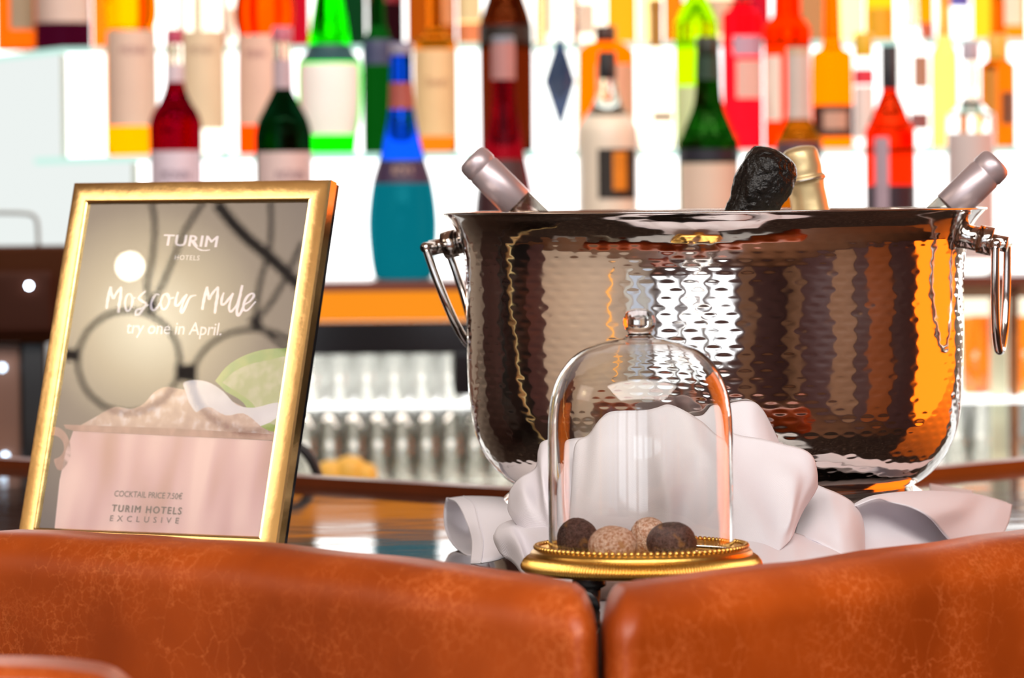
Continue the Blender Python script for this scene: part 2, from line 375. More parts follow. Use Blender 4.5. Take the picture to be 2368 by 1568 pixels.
v, f = tube([Vector((626.5/BS*math.cos(a), 626.5/BS*math.sin(a), bz(487))) for a in np.linspace(0, 2*math.pi, 161)[:-1]], .0009, 8, True); mesh('rim', v, f, M['steel2'], bk)
ft = [(455, 1121), (462, 1127), (484, 1140), (505, 1160), (518, 1185), (526, 1215), (531, 1245), (533, 1258), (528, 1261), (5, 1261)]
v, f = lathe([(r/BS, max(0, bz(y)) if y < 1261 else .0) for r, y in ft], 128, False); mesh('foot', v, f, M['steel'], bk)
def handle(side, swing):
    ang = math.radians(15); e = Vector((math.cos(ang), -math.sin(ang), 0))*side; tg = Vector((math.sin(ang), math.cos(ang), 0))
    down = Vector((0, 0, -1)); dirp = (e+down*.20).normalized()
    z0 = bz(549); r0 = 579/BS; b0 = e*r0+Vector((0, 0, z0)) - dirp*.006
    def cyl(a, b, r0_, n=40):
        return tube([a, a+(b-a)*.02, b-(b-a)*.02, b], [r0_*.93, r0_, r0_, r0_*.93], n)
    v, f = cyl(b0, b0+dirp*.0185, .0094); mesh('handle_mount', v, f, M['steel2'], bk)
    v, f = cyl(b0+dirp*.0185, b0+dirp*.0300, .0110); c_ = mesh('handle_mount', v, f, M['steel2'], bk)
    v, f = cyl(b0+dirp*.030, b0+dirp*.0415, .0062); mesh('handle_pin', v, f, M['steel2'], bk)
    top = b0+dirp*.0365
    v, f = cyl(top-tg*.033, top+tg*.033, .0042, 16)
    hd = bpy.data.objects.new('handle_ring', None)
    dn = (down-e*swing).normalized(); pts = []
    W = .030; Hh = .082
    raw = [(-W, .000), (-W*1.02, .02), (-W*.95, .045), (-W*.72, .066), (-W*.35, .079), (0, Hh), (W*.35, .079), (W*.72, .066), (W*.95, .045), (W*1.02, .02), (W, 0)]
    for a, b in catmull(raw, 6): pts.append(top+tg*a+dn*b)
    v2, f2 = tube(pts, [.0031+.0004*math.sin(math.pi*i/(len(pts)-1)) for i in range(len(pts))], 14)
    b_ = len(v); mesh('handle_ring', list(v)+list(v2), f+[[i+b_ for i in q] for q in f2], M['steel2'], bk)
handle(-1, .36); handle(1, .02)

# ------------------------------------------------------------------ bottles in the bucket
def along(name, A, B, prof_, mat, parent, n=48, disp_fn=None, closed=True):
    """lathe along the axis A->B; prof_ = (distance from A, radius)"""
    ax = (B-A).normalized(); q = ax.to_track_quat('Z', 'Y').to_matrix(); v, f = lathe([(r, z) for z, r in prof_], n, closed)
    out = []
    for p in v:
        p = Vector(p)
        if disp_fn: p = disp_fn(p)
        out.append(A+q@p-parent.location)
    f = [x[::-1] for x in f] if False else f
    return mesh(name, out, f, mat, parent)
capsule = pr('satin rose silver capsule', lin('cdbfc4'), .38, .6)
clearg = thin('clear bottle glass', (.90, .88, .82, 1), .07, .8, .03, .35)
def screw(A, B, label, sgn):
    root = empty('wine_bottle', tuple(A), label, 'bottle', 'bottles chilling in the bucket')
    along('capsule', A, B, [(0, .0085), (.0008, .0112), (.003, .0130), (.006, .0137), (.0125, .0139), (.0135, .0132), (.0148, .0132), (.0158, .0138), (.03, .0138), (.052, .0139), (.0525, .0134)], capsule, root)
    along('glass_body', A, B, [(.050, .0130), (.08, .0134), (.098, .016), (.12, .026), (.14, .035), (.155, .0375), (.24, .0375), (.245, .034)], clearg, root)
screw(P(1087, 362, 3.355), P(1216, 490, 3.355), 'wine bottle with silver-pink capsule leaning out of the bucket above its left handle', 1)
screw(P(2309, 371, 3.27), P(2200, 478, 3.27), 'wine bottle with silver-pink capsule leaning out of the bucket above its right handle', -1)
bfoil = pr('black crumpled foil', (.010, .009, .008, 1), .24, .35, bump=(170, .9, .004))
A = P(1804, 351, 3.185); B = P(1728, 492, 3.185)
root = empty('champagne_bottle', tuple(A), 'champagne bottle with crumpled black foil neck leaning in the bucket', 'bottle', 'bottles chilling in the bucket')
def cr(p):
    a = math.atan2(p.y, p.x)
    k = .0017*noise.noise(Vector((p.x*80, p.y*80, p.z*60)))+.0016*abs(noise.noise(Vector((math.cos(a)*2.5, math.sin(a)*2.5, p.z*150))))-.0012*abs(noise.noise(Vector((p.x*220, p.y*220, p.z*200))))
    k += .0016*math.exp(-((a-2.2-(p.z*20))/.08)**2)
    rr = math.hypot(p.x, p.y) or 1e-6
    return Vector((p.x*(1+k/rr), p.y*(1+k/rr), p.z+.001*noise.noise(Vector((p.x*120, p.y*120, 5)))))
zz = [(0, .001), (.0005, .007), (.002, .0125), (.005, .0172), (.010, .0203), (.016, .0214), (.022, .0216), (.028, .0214), (.034, .0205), (.040, .0188), (.046, .0172), (.055, .0165), (.075, .0165), (.1, .0178)]
zz = [tuple(q) for q in catmull(zz, 6)]
along('foil', A, B, zz, bfoil, root, 110, cr)
along('glass_body', A, B, [(.098, .0165), (.12, .024), (.15, .036), (.17, .041), (.22, .041), (.225, .036)], glass('dark champagne glass', (.05, .12, .04, 1)), root)
gfoil = pr('pale gold foil', lin('e2cb9a'), .42, .7, bump=(60, .4, .001))
A = P(1846, 338, 3.40); B = P(1876, 492, 3.40)
root = empty('champagne_bottle', tuple(A), 'champagne bottle with pale gold foil neck behind the black-foiled one', 'bottle', 'bottles chilling in the bucket')
def cg(p):
    rr = math.hypot(p.x, p.y) or 1e-6; k = .0006*noise.noise(p*110)+.0007*abs(noise.noise(Vector((p.x*60, p.y*60, p.z*20))))
    return Vector((p.x*(1+k/rr), p.y*(1+k/rr), p.z))
zz = [tuple(q) for q in catmull([(0, .001), (.001, .008), (.003, .0125), (.008, .0146), (.018, .0152), (.024, .0150), (.026, .0165), (.029, .0165), (.031, .0150), (.045, .0146), (.08, .0165), (.1, .018)], 5)]
along('foil', A, B, zz, gfoil, root, 80, cg)
ax = (B-A).normalized(); q = ax.to_track_quat('Z', 'Y').to_matrix()
V, F = tube([A+q@Vector((.0168*math.cos(t), .0168*math.sin(t), .0275))-root.location for t in np.linspace(0, 2*math.pi, 41)[:-1]], .0008, 6, True); mesh('wire_ring', V, F, M['steel2'], root)
along('glass_body', A, B, [(.098, .017), (.12, .025), (.15, .036), (.17, .040), (.22, .040), (.225, .036)], glass('green champagne glass', (.1, .2, .06, 1)), root)

# ------------------------------------------------------------------ glass dome on a gilt dish
DD = 2.85; DS = FPX/DD; DX = P(1483, 1265, DD).x
def dz_(y): return ZC-(y-446.8)/DS-CT
dish = empty('cake_dish', (DX, DD, CT), 'round gilt dish with a beaded rim and slanted fluting on short feet', 'dish')
ZP = dz_(1286)                    # floor of the dish
v, f = lathe([(.0002, ZP), (212/DS, ZP), (222/DS, ZP+.0005), (238/DS, dz_(1266)), (248/DS, dz_(1266)), (249/DS, dz_(1270)), (253/DS, dz_(1272)), (257/DS, dz_(1276)), (258/DS, dz_(1282)), (258/DS, dz_(1284))], 128, False)
mesh('dish_plate', v, f, M['brass'], dish)
v = []; f = []; n = 1920; sk = [(257, 1283), (263, 1286), (270, 1293), (275.5, 1301), (278, 1308), (277, 1315), (272, 1320), (262, 1322)]
for j, (r, y) in enumerate(sk):
    for k in range(n):
        a = 2*math.pi*k/n; amp = .0017*(0, .7, 1, 1, 1, .9, .3, 0)[j] ; tw = j*.028
        rr = r/DS+amp*(abs(math.sin((a+tw)*120))-.5); v.append((rr*math.cos(a), rr*math.sin(a), dz_(y)+.3*amp*abs(math.sin((a+tw)*120))))
for j in range(len(sk)-1):
    for k in range(n): f.append([j*n+k, (j+1)*n+k, (j+1)*n+(k+1) % n, j*n+(k+1) % n])
f.append([(len(sk)-1)*n+k for k in range(n)])
mesh('fluted_skirt', v, f, M['brass'], dish)
# beads round the rim: one decorated ring
mb = MB(); sv, sf = lathe([(.00195*math.sin(a), .00195*math.cos(a)) for a in np.linspace(.02, math.pi-.02, 7)], 10, True)
for k in range(104):
    a = 2*math.pi*k/104; cx, cy = 244/DS*math.cos(a), 244/DS*math.sin(a); mb.add([(x+cx, y+cy, z+dz_(1266)+.0006) for x, y, z in sv], sf)
mb.build('beaded_rim', M['brass'], dish, smooth=True)
for k, (px, dd_, mt) in enumerate(((1262, 2.875, 'darkbronze'), (1362, 2.795, 'black'), (1640, 2.82, 'darkbronze'))):
    p = P(px, 1340, dd_); x, y = p.x-DX, dd_-DD; z1 = dz_(1321)
    w_ = .006 if mt == 'darkbronze' else .0098
    pth = [(x, y, z1+.001), (x*1.0, y, z1*.6), (x*1.02, y*1.02, z1*.3), (x*1.06, y*1.06, .0045)]
    v, f = tube(catmull([Vector(q) for q in pth], 5), [w_*1.15]*4+[w_*.8]*8+[w_*1.0]*4, 14); o = mesh('foot', v, f, M[mt], dish)
    if mt == 'black': o['label'] = 'black foot'
dome = empty('glass_dome', (DX, DD, CT+ZP), 'clear glass dome with a round knob set over the truffles', 'glass dome')
outp = [(215, 1282), (215, 1180), (214.5, 1080), (214, 1000), (211, 950), (203, 905), (187, 865), (163, 832), (132, 808), (95, 793), (60, 785), (38, 781), (31, 777)]
op = [tuple(q) for q in catmull([(r/DS, dz_(y)-ZP) for r, y in outp], 8)]
knob = [(31, 777), (27, 772), (26.5, 769), (30, 765), (35, 758), (38, 748), (38.5, 742), (36, 731), (30, 722), (20, 716), (10, 713.5), (.3, 713)]
kp = [tuple(q) for q in catmull([(r/DS, dz_(y)-ZP) for r, y in knob], 5)]
wall = .0024
inr = []
for i, (r, z) in enumerate(op):
    a = np.array(op[max(i-1, 0)]); b = np.array(op[min(i+1, len(op)-1)]); t_ = (b-a)/np.linalg.norm(b-a); nn = np.array([-t_[1], t_[0]])
    q = np.array([r, z])+nn*wall
    if q[0] > .0085: inr.append((q[0], q[1]))
inr[0] = (inr[0][0], op[0][1]); inr.append((.0003, inr[-1][1]+.0012))
v, f = lathe(inr[::-1]+op+kp[1:], 128, False)
bm = bmesh.new(); domeglass = glass('dome glass', (.985, .99, .985, 1), 1.47)
o = mesh('dome', v, f, domeglass, dome)
bm.from_mesh(o.data); bmesh.ops.remove_doubles(bm, verts=bm.verts, dist=1e-5); bmesh.ops.recalc_face_normals(bm, faces=bm.faces); bm.to_mesh(o.data); bm.free()
for p_ in o.data.polygons: p_.use_smooth = True

def truffle_mat(name, c1, c2, scale, thr, spots):
    m, t, o = nt(name); b = t.nodes.new('ShaderNodeBsdfPrincipled'); t.links.new(b.outputs[0], o.inputs[0]); N = t.nodes.new; L = t.links.new
    tc = N('ShaderNodeTexCoord'); n1 = N('ShaderNodeTexNoise'); n1.inputs['Scale'].default_value = scale; n1.inputs['Detail'].default_value = 6; n1.inputs['Roughness'].default_value = .75; L(tc.outputs['Object'], n1.inputs['Vector'])
    r = N('ShaderNodeValToRGB'); r.color_ramp.elements[0].position = thr[0]; r.color_ramp.elements[0].color = c1; r.color_ramp.elements[1].position = thr[1]; r.color_ramp.elements[1].color = c2
    L(n1.outputs['Fac'], r.inputs[0]); n2 = N('ShaderNodeTexNoise'); n2.inputs['Scale'].default_value = 90; L(tc.outputs['Object'], n2.inputs['Vector'])
    r2 = N('ShaderNodeMapRange'); r2.inputs['From Min'].default_value = .60; r2.inputs['From Max'].default_value = .68; L(n2.outputs['Fac'], r2.inputs['Value'])
    mx = N('ShaderNodeMix'); mx.data_type = 'RGBA'; mx.inputs['B'].default_value = spots; L(r2.outputs[0], mx.inputs['Factor']); L(r.outputs[0], mx.inputs['A']); L(mx.outputs['Result'], b.inputs['Base Color'])
    n3 = N('ShaderNodeTexVoronoi'); n3.inputs['Scale'].default_value = 900; L(tc.outputs['Object'], n3.inputs['Vector']); bp = N('ShaderNodeBump'); bp.inputs['Strength'].default_value = .8; bp.inputs['Distance'].default_value = .0009; bp.invert = True
    L(n3.outputs['Distance'], bp.inputs['Height']); L(bp.outputs[0], b.inputs['Normal']); b.inputs['Roughness'].default_value = .55; return m
tdark = truffle_mat('dark cocoa crumb', lin('35211f'), lin('775850'), 420, (.42, .62), lin('96693c'))
tpale = truffle_mat('pale sugar crumb', lin('c07848'), lin('ffe2cc'), 380, (.40, .60), lin('c9905f'))
def truffle(px, pyb, ytop, rx, d, mat, label, seed):
    s = FPX/d; c = P(px, 1270, d); hz = (ZC-(ytop-446.8)/s)-(CT+ZP); v = []; f = []; nu, nv = 90, 56
    for j in range(nv+1):
        ph = math.pi*j/nv
        for i in range(nu):
            a = 2*math.pi*i/nu; x, y, z = math.sin(ph)*math.cos(a), math.sin(ph)*math.sin(a), math.cos(ph)
            k = 1+.035*noise.noise(Vector((x*1.6+seed, y*1.6, z*1.6)))+.016*noise.noise(Vector((x*9+seed, y*9, z*9)))+.012*noise.noise(Vector((x*30+seed, y*30, z*30)))
            zc = z*k; zc = zc if zc > -.72 else -.72-(zc+.72)*.08*-1 if False else max(zc, -.72)
            v.append((x*k*rx/s, y*k*rx/s*.95, (zc+.72)/1.72*hz))
    for j in range(nv):
        for i in range(nu): f.append([j*nu+i, (j+1)*nu+i, (j+1)*nu+(i+1) % nu, j*nu+(i+1) % nu])
    o = mesh('truffle', v, f, mat, loc=(c.x, d, CT+ZP+.0001)); return tag(o, label, 'truffle', 'chocolate truffles under the dome')
truffle(1335, 0, 1198, 50, 2.857, tdark, 'dark cocoa truffle touching the left wall of the glass dome', 1.2)
truffle(1418, 0, 1217, 57, 2.822, tpale, 'pale pinkish sugared truffle at the front, between the two dark ones', 4.5)
truffle(1501, 0, 1198, 46, 2.876, tpale, 'pale sugared truffle mostly hidden behind the right dark truffle', 8.1)
truffle(1553, 0, 1209, 58, 2.832, tdark, 'dark cocoa truffle farther from the left glass wall, with golden specks', 6.6)

# ------------------------------------------------------------------ framed card
YAW, LEAN, FWID, FHEI = .53911785, .27913, .21118, .26397
fr_r = Vector((math.cos(YAW), -math.sin(YAW), 0)); fr_b = Vector((math.sin(YAW), math.cos(YAW), 0))
fr_u = Vector((0, 0, 1))*math.cos(LEAN)+fr_b*math.sin(LEAN); fr_n = fr_r.cross(fr_u).normalized()   # towards the viewer
if fr_n.y > 0: fr_n = -fr_n
fo = Vector((-.28259, 3.26072, ZC-.258))                 # middle of the lower inner edge
FB = .0172                                              # border width
frame = empty('picture_frame', (fo.x, fo.y, CT), 'gold picture frame with a cocktail card, leaning back on the bar counter', 'picture frame')
def fl(u, v_, n_): return fo+fr_r*u+fr_u*v_+fr_n*n_-frame.location
W2 = FWID/2
# moulding: section across the border, swept round the four sides with mitres
sec = [(0, -.0006), (0, .0022), (.0009, .0032), (.0022, .0026), (.0045, .0029), (.0135, .0029), (.0160, .0022), (FB, .0004), (FB, -.0075), (0.002, -.0075)]
cor = [(-W2, 0, -1, -1), (W2, 0, 1, -1), (W2, FHEI, 1, 1), (-W2, FHEI, -1, 1)]
v = []; f = []
for cu_, cv_, su, sv_ in cor:
    for a, b in sec: v.append(fl(cu_+su*a, cv_+sv_*a, b))
ns = len(sec)
for i in range(4):
    j = (i+1) % 4
    for k in range(ns):
        k2 = (k+1) % ns; f.append([i*ns+k, j*ns+k, j*ns+k2, i*ns+k2])
autosmooth(mesh('moulding', v, f, M['gold'], frame), .5)
def slab(u0, u1, v0, v1, n0, n1): 
    pts_ = [fl(u, q, n_) for u in (u0, u1) for q in (v0, v1) for n_ in (n0, n1)]
    return pts_, [[0, 1, 3, 2], [4, 6, 7, 5], [0, 4, 5, 1], [2, 3, 7, 6], [0, 2, 6, 4], [1, 5, 7, 3]]
v, f = slab(-W2-FB+.001, W2+FB-.001, -FB+.001, FHEI+FB-.001, -.0125, -.0075); mesh('back_board', v, f, M['blackgloss'], frame, smooth=False)
v, f = slab(-.03, .03, -.010, .20, -.0165, -.0125); st_ = mesh('easel_leg', v, f, M['black'], frame, smooth=False)
for k, vt in enumerate(st_.data.vertices):
    rel = vt.co+frame.location-fo; h = rel.dot(fr_u)
    if h < .1:
        tgt = fo+fr_r*rel.dot(fr_r)+fr_b*(.095); vt.co = Vector((tgt.x, tgt.y, CT+.0005+(.0 if rel.dot(fr_n) < -.014 else .004)))-frame.location
# card
def card_pt(px, py, off=.0):
    r = FW*FPX+RT*(px-1184)-UP*(py-784); t_ = (fo-CAM).dot(fr_n)/r.dot(fr_n); p = CAM+r*t_+fr_n*off
    return p-frame.location
def card_uv(px, py):
    p = card_pt(px, py)+frame.location-fo; return p.dot(fr_r), p.dot(fr_u)
def gloss_print(name, col, c2=None, scale=(40, 4, 4), detail=3, lo=.35, hi=.65, extra=None):
    m, t, o = nt(name); b = t.nodes.new('ShaderNodeBsdfPrincipled'); t.links.new(b.outputs[0], o.inputs[0]); b.inputs['Roughness'].default_value = .5; b.inputs['Specular IOR Level'].default_value = .1
    b.inputs['Base Color'].default_value = col
    if c2:
        N = t.nodes.new; L = t.links.new; tc = N('ShaderNodeTexCoord'); mp = N('ShaderNodeMapping'); mp.inputs['Scale'].default_value = scale; L(tc.outputs['Object'], mp.inputs['Vector'])
        nz = N('ShaderNodeTexNoise'); nz.inputs['Scale'].default_value = 1; nz.inputs['Detail'].default_value = detail; L(mp.outputs[0], nz.inputs['Vector'])
        r = N('ShaderNodeValToRGB'); r.color_ramp.elements[0].position = lo; r.color_ramp.elements[0].color = col; r.color_ramp.elements[1].position = hi; r.color_ramp.elements[1].color = c2
        if extra: e_ = r.color_ramp.elements.new((lo+hi)/2); e_.color = extra
        L(nz.outputs['Fac'], r.inputs[0]); L(r.outputs[0], b.inputs['Base Color'])
    return m
def card_poly(name, pts, off, mat, parent, n=0):
    if n: pts = [tuple(q) for q in catmull(list(pts), n)]
    p3 = [card_pt(x, y, off) for x, y in pts]; p3 = [Vector(q) for q in p3]
    o = mesh(name, p3, [list(range(len(p3)))], mat, parent, smooth=False)
    bm = bmesh.new(); bm.from_mesh(o.data); bmesh.ops.triangulate(bm, faces=bm.faces); bm.to_mesh(o.data); bm.free(); return o
dk = gloss_print('card dark ground', (.020, .018, .018, 1), (.034, .030, .028, 1))
v, f = slab(-W2, W2, 0, FHEI, -.004, -.0018); card = mesh('card', v, f, dk, frame, smooth=False)
mug = gloss_print('printed copper mug', lin('b58a80'), lin('dcc0bc'), (34, 34, 2), 1, .30, .70, lin('c8a4a6'))
mugrim = gloss_print('printed mug rim', lin('8a5f54'), lin('a88074'), (120, 60, 60))
ice = gloss_print('printed ice', lin('a08078'), lin('ccc2c6'), (120, 120, 120), 4, .30, .70, lin('b09488'))
icew = gloss_print('printed pale ice', lin('c0c0ca'), lin('ccccd4'), (60, 60, 60))
lime_ = gloss_print('printed lime rind', lin('6a9a3c'), lin('93a850'), (70, 70, 70))
limei = gloss_print('printed lime flesh', lin('96a46c'), lin('acb090'), (110, 110, 110), 5, .4, .6)
o_ = -.0016
# pale mug body clipped at the card's edge by the moulding
card_poly('mug_print', [(168, 992), (652, 1020), (602, 1243), (123, 1224), (135, 1110), (150, 1040)], o_, mug, card)
card_poly('mug_print', [(121, 985), (137, 990), (152, 1005), (161, 1035), (158, 1062), (140, 1086), (128, 1082), (122, 1062), (134, 1056), (145, 1040), (142, 1020), (130, 1008), (118, 1006)], o_, mugrim, card, 3)
card_poly('ice_print', [(170, 990), (215, 965), (262, 940), (300, 945), (330, 932), (355, 905), (385, 893), (425, 900), (470, 895), (560, 940), (620, 958), (668, 940), (655, 1015), (500, 1004), (300, 994)], o_+.0001, ice, card, 3)
card_poly('lime_print', [(495, 880), (520, 848), (556, 824), (604, 808), (652, 805), (690, 812), (660, 985), (600, 985), (560, 930), (520, 905)], o_+.0002, lime_, card, 3)
card_poly('lime_print', [(512, 884), (540, 858), (575, 842), (620, 832), (670, 834), (660, 975), (610, 970), (580, 930), (545, 905)], o_+.0003, limei, card, 3)
card_poly('ice_print', [(421, 888), (428, 881), (455, 878), (485, 885), (515, 905), (545, 935), (585, 942), (640, 930), (655, 950), (600, 985), (530, 970), (490, 950), (455, 955), (435, 930)], o_+.0004, icew, card, 3)
card_poly('ice_print', [(445, 958), (480, 940), (520, 960), (560, 955), (590, 975), (600, 990), (560, 998), (480, 996)], o_+.0005, ice, card, 3)
card_poly('rim_print', [(145, 981), (400, 990), (656, 1005), (656, 1019), (400, 1007), (170, 996), (150, 990)], o_+.0006, mugrim, card)
ink_w = gloss_print('white ink', lin('d6d2de')); ink_d = gloss_print('dark grey ink', lin('2a2426')); ink_g = gloss_print('grey ink', lin('4a4044')); ink_l = gloss_print('light grey ink', lin('c8c4cc'))
def text_mesh(s_, spacing=1.0):
    cu2 = bpy.data.curves.new('text', 'FONT'); cu2.body = s_; cu2.space_character = spacing; cu2.resolution_u = 3
    ob = bpy.data.objects.new('text', cu2); C.objects.link(ob); dg = bpy.context.evaluated_depsgraph_get()
    me = bpy.data.meshes.new_from_object(ob.evaluated_get(dg)); bpy.data.objects.remove(ob); bpy.data.curves.remove(cu2)
    co = np.array([v_.co[:2] for v_ in me.vertices]); fs = [list(p.vertices) for p in me.polygons]; bpy.data.meshes.remove(me); return co, fs
def card_text(s_, pl, pr2, hpx, mat, name, spacing=1.0, cap='H', bold=0):
    """baseline from pl to pr2 (pixels), cap height hpx"""
    co, fs = text_mesh(s_, spacing); ch, _ = text_mesh(cap); H = ch[:, 1].max()
    a = np.array(card_uv(*pl)); b = np.array(card_uv(*pr2)); e = b-a; ln_ = np.linalg.norm(e); e /= ln_; up2 = np.array([-e[1], e[0]])
    hh = hpx/3000/math.cos(LEAN)*1.02; x = (co[:, 0]-co[:, 0].min())/(co[:, 0].max()-co[:, 0].min())*ln_; y = co[:, 1]/H*hh; mb_ = MB()
    for (dx_, dy_) in ([(0, 0)] if not bold else [(-bold, 0), (bold, 0), (0, bold*.6)]):
        mb_.add([fl(*(a+e*(xx+dx_)+up2*(yy+dy_)), -.0009+.00002*len(mb_.f)/max(1, len(fs))) for xx, yy in zip(x, y)], fs)
    return mb_.build(name, mat, card)
card_text('TURIM', (374, 567), (499, 571), 25, ink_w, 'logo_text', 1.05, bold=.0004)
card_text('HOTELS', (402, 600), (459, 601.5), 11, ink_l, 'logo_text', 1.15, bold=.0001)
card_text('try one in April.', (289, 770), (510, 775), 28, ink_w, 'card_text', .96)
card_text('COCKTAIL PRICE 7.50\u20ac', (262, 1147), (419, 1154), 13, ink_g, 'card_text', .97)
card_text('TURIM HOTELS', (256, 1182), (417, 1189), 15, ink_d, 'card_text', 1.25, bold=.00018)
card_text('EXCLUSIVE', (252, 1204), (411, 1210), 12.5, ink_g, 'card_text', 1.9)
def ribbon(strokes, name, mat, scale=3.92, ox=200, oy=500):
    mb_ = MB(); lift = 0
    for pts, wd in strokes:
        q = [np.array(x_) for x_ in catmull([(x/scale+ox, y/scale+oy) for x, y in pts], 8)]; L_ = []; n_ = len(q)
        for i in range(n_):
            t_ = q[min(i+1, n_-1)]-q[max(i-1, 0)]; t_ = t_/(np.linalg.norm(t_)+1e-9); nn = np.array([-t_[1], t_[0]])
            u_ = i/(n_-1); ww = wd/2/scale*(.72+.28*math.sin(math.pi*u_)+.12*math.sin(u_*23+wd))
            # brush: fuller on the down strokes
            ww *= .78+.35*abs(t_[1]); L_ += [q[i]+nn*ww, q[i]-nn*ww]
        lift += .00001
        mb_.add([card_pt(p[0], p[1], -.0009+lift) for p in L_], [[2*i, 2*i+1, 2*i+3, 2*i+2] for i in range(n_-1)])
    return mb_.build(name, mat, card)
ribbon([([(176, 838), (184, 770), (200, 690), (214, 636)], 24), ([(216, 636), (222, 700), (236, 742), (262, 700), (308, 636)], 20), ([(308, 636), (304, 720), (290, 800), (284, 872)], 24),
        ([(395, 700), (365, 712), (345, 770), (350, 835), (372, 858), (400, 820), (412, 750), (395, 702), (410, 735), (440, 738)], 18),
        ([(530, 676), (490, 712), (468, 742), (500, 768), (535, 795), (500, 850), (470, 885), (440, 892), (448, 850), (500, 830), (560, 800)], 20),
        ([(655, 712), (625, 706), (590, 760), (580, 815), (600, 852), (635, 825), (672, 765)], 20),
        ([(718, 700), (690, 715), (668, 775), (680, 835), (712, 835), (742, 780), (738, 715), (715, 700), (745, 740), (790, 735)], 18),
        ([(826, 684), (808, 740), (800, 805), (830, 800), (870, 745), (905, 705)], 20), ([(905, 705), (870, 780), (850, 850), (862, 874), (890, 820), (925, 745), (950, 722), (990, 714)], 20),
        ([(1044, 846), (1056, 770), (1075, 690), (1090, 636)], 25), ([(1090, 636), (1098, 700), (1106, 748), (1135, 700), (1186, 636)], 21), ([(1186, 636), (1182, 720), (1168, 800), (1158, 882)], 25),
        ([(1240, 690), (1222, 745), (1220, 795), (1250, 790), (1290, 740), (1325, 695)], 22), ([(1325, 695), (1300, 770), (1288, 830), (1300, 864), (1330, 840), (1370, 780), (1400, 700)], 20),
        ([(1408, 622), (1392, 690), (1372, 780), (1358, 860), (1372, 898), (1400, 860), (1425, 800)], 25),
        ([(1425, 800), (1475, 770), (1512, 722), (1495, 698), (1450, 730), (1418, 800), (1425, 848), (1460, 846), (1530, 770)], 21)], 'script_text', ink_w)
ribbon([([(940, 215), (975, 265), (1020, 300), (1070, 308), (1115, 301)], 14)], 'logo_text', ink_w)
pane = thin('picture glass', (1, 1, 1, 1), .085, 1.0, .012, .25)
v = [fl(-W2, 0, .0), fl(W2, 0, .0), fl(W2, FHEI, .0), fl(-W2, FHEI, .0)]; v2 = [fl(-W2, 0, -.0003)]
mesh('glass_pane', v, [[0, 1, 2, 3]], pane, frame, smooth=False)
# ring-caged lamp mirrored in the picture glass; its glowing shade is added
def refl_pt(px, py, D):
    p = card_pt(px, py)+frame.location; d_ = (p-CAM).normalized(); r = d_-fr_n*2*d_.dot(fr_n); c_ = card_pt(400, 760)+frame.location; dc = (c_-CAM).normalized(); rc = dc-fr_n*2*dc.dot(fr_n)
    q = c_+rc*D; return p+r*((q-p).dot(rc)/r.dot(rc)), rc
lamp = empty('pendant_lamp', tuple(refl_pt(400, 760, 2.1)[0]), 'pendant lamp in a black wire ring cage, with an added glowing cream shade', 'lamp')
m, t, o = nt('added shade glow'); N = t.nodes.new; L = t.links.new; e = N('ShaderNodeEmission'); tc = N('ShaderNodeTexCoord')
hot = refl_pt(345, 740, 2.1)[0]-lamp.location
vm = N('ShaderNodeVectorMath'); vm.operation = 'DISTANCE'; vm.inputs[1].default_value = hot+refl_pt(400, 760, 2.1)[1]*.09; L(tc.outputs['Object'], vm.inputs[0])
r = N('ShaderNodeValToRGB'); r.color_ramp.elements[0].position = 0.02; r.color_ramp.elements[0].color = (1, .85, .60, 1); r.color_ramp.elements[1].position = .30; r.color_ramp.elements[1].color = (.205, .160, .138, 1)  # bright centre and falloff painted into the glow colours
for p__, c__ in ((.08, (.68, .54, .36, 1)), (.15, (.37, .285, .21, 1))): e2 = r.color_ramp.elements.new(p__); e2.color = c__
L(vm.outputs['Value'], r.inputs[0]); L(r.outputs[0], e.inputs[0]); e.inputs[1].default_value = 9.5; L(e.outputs[0], o.inputs[0]); glow_m = m
rc = refl_pt(400, 760, 2.1)[1]; sx_ = rc.cross(Vector((0, 0, 1))).normalized(); sy_ = sx_.cross(rc).normalized()
v = []; f = []; n1, n2 = 24, 20        # curved glowing sheet, added to brighten the reflection in the picture glass
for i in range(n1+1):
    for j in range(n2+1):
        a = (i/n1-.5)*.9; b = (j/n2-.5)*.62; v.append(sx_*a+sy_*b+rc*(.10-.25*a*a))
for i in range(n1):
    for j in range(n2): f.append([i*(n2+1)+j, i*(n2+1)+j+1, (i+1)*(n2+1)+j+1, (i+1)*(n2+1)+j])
mesh('glow_shade', v, f, glow_m, lamp)
bp_ = refl_pt(300, 615, 2.1)[0]-lamp.location; v, f = lathe([(.016*math.sin(a), .016*math.cos(a)) for a in np.linspace(.02, math.pi-.02, 12)], 20); mesh('bulb', [Vector(q)+bp_+rc*.03 for q in v], f, emit('bulb glow', (1, .93, .75, 1), 40), lamp)
def wire(pts, r_=.0030, n=8, closed=False):
    q = [refl_pt(x, y, 2.0)[0]-lamp.location for x, y in pts]; q = [Vector(a) for a in catmull(q, n)]; v, f = tube(q, r_, 10); return mesh('cage_wire', v, f, M['black'], lamp)
wire([(298+118*math.cos(a), 836+118*math.sin(a)) for a in np.linspace(0, 2*math.pi, 25)])
wire([(585+140*math.cos(a), 880+118*math.sin(a)) for a in np.linspace(0, 2*math.pi, 25)])
wire([(345, 440), (358, 520), (352, 600), (340, 660), (350, 720)]); wire([(475, 460), (430, 530), (400, 600), (375, 660), (352, 700)])
wire([(625, 440), (625, 560), (600, 660), (590, 745)]); wire([(700, 560), (640, 680), (590, 745)]); wire([(590, 745), (640, 790), (700, 830)])
wire([(140, 820), (180, 822)], .008); wire([(405, 862), (455, 862)], .011); wire([(340, 700), (362, 716)], .007); wire([(580, 735), (600, 755)], .007)
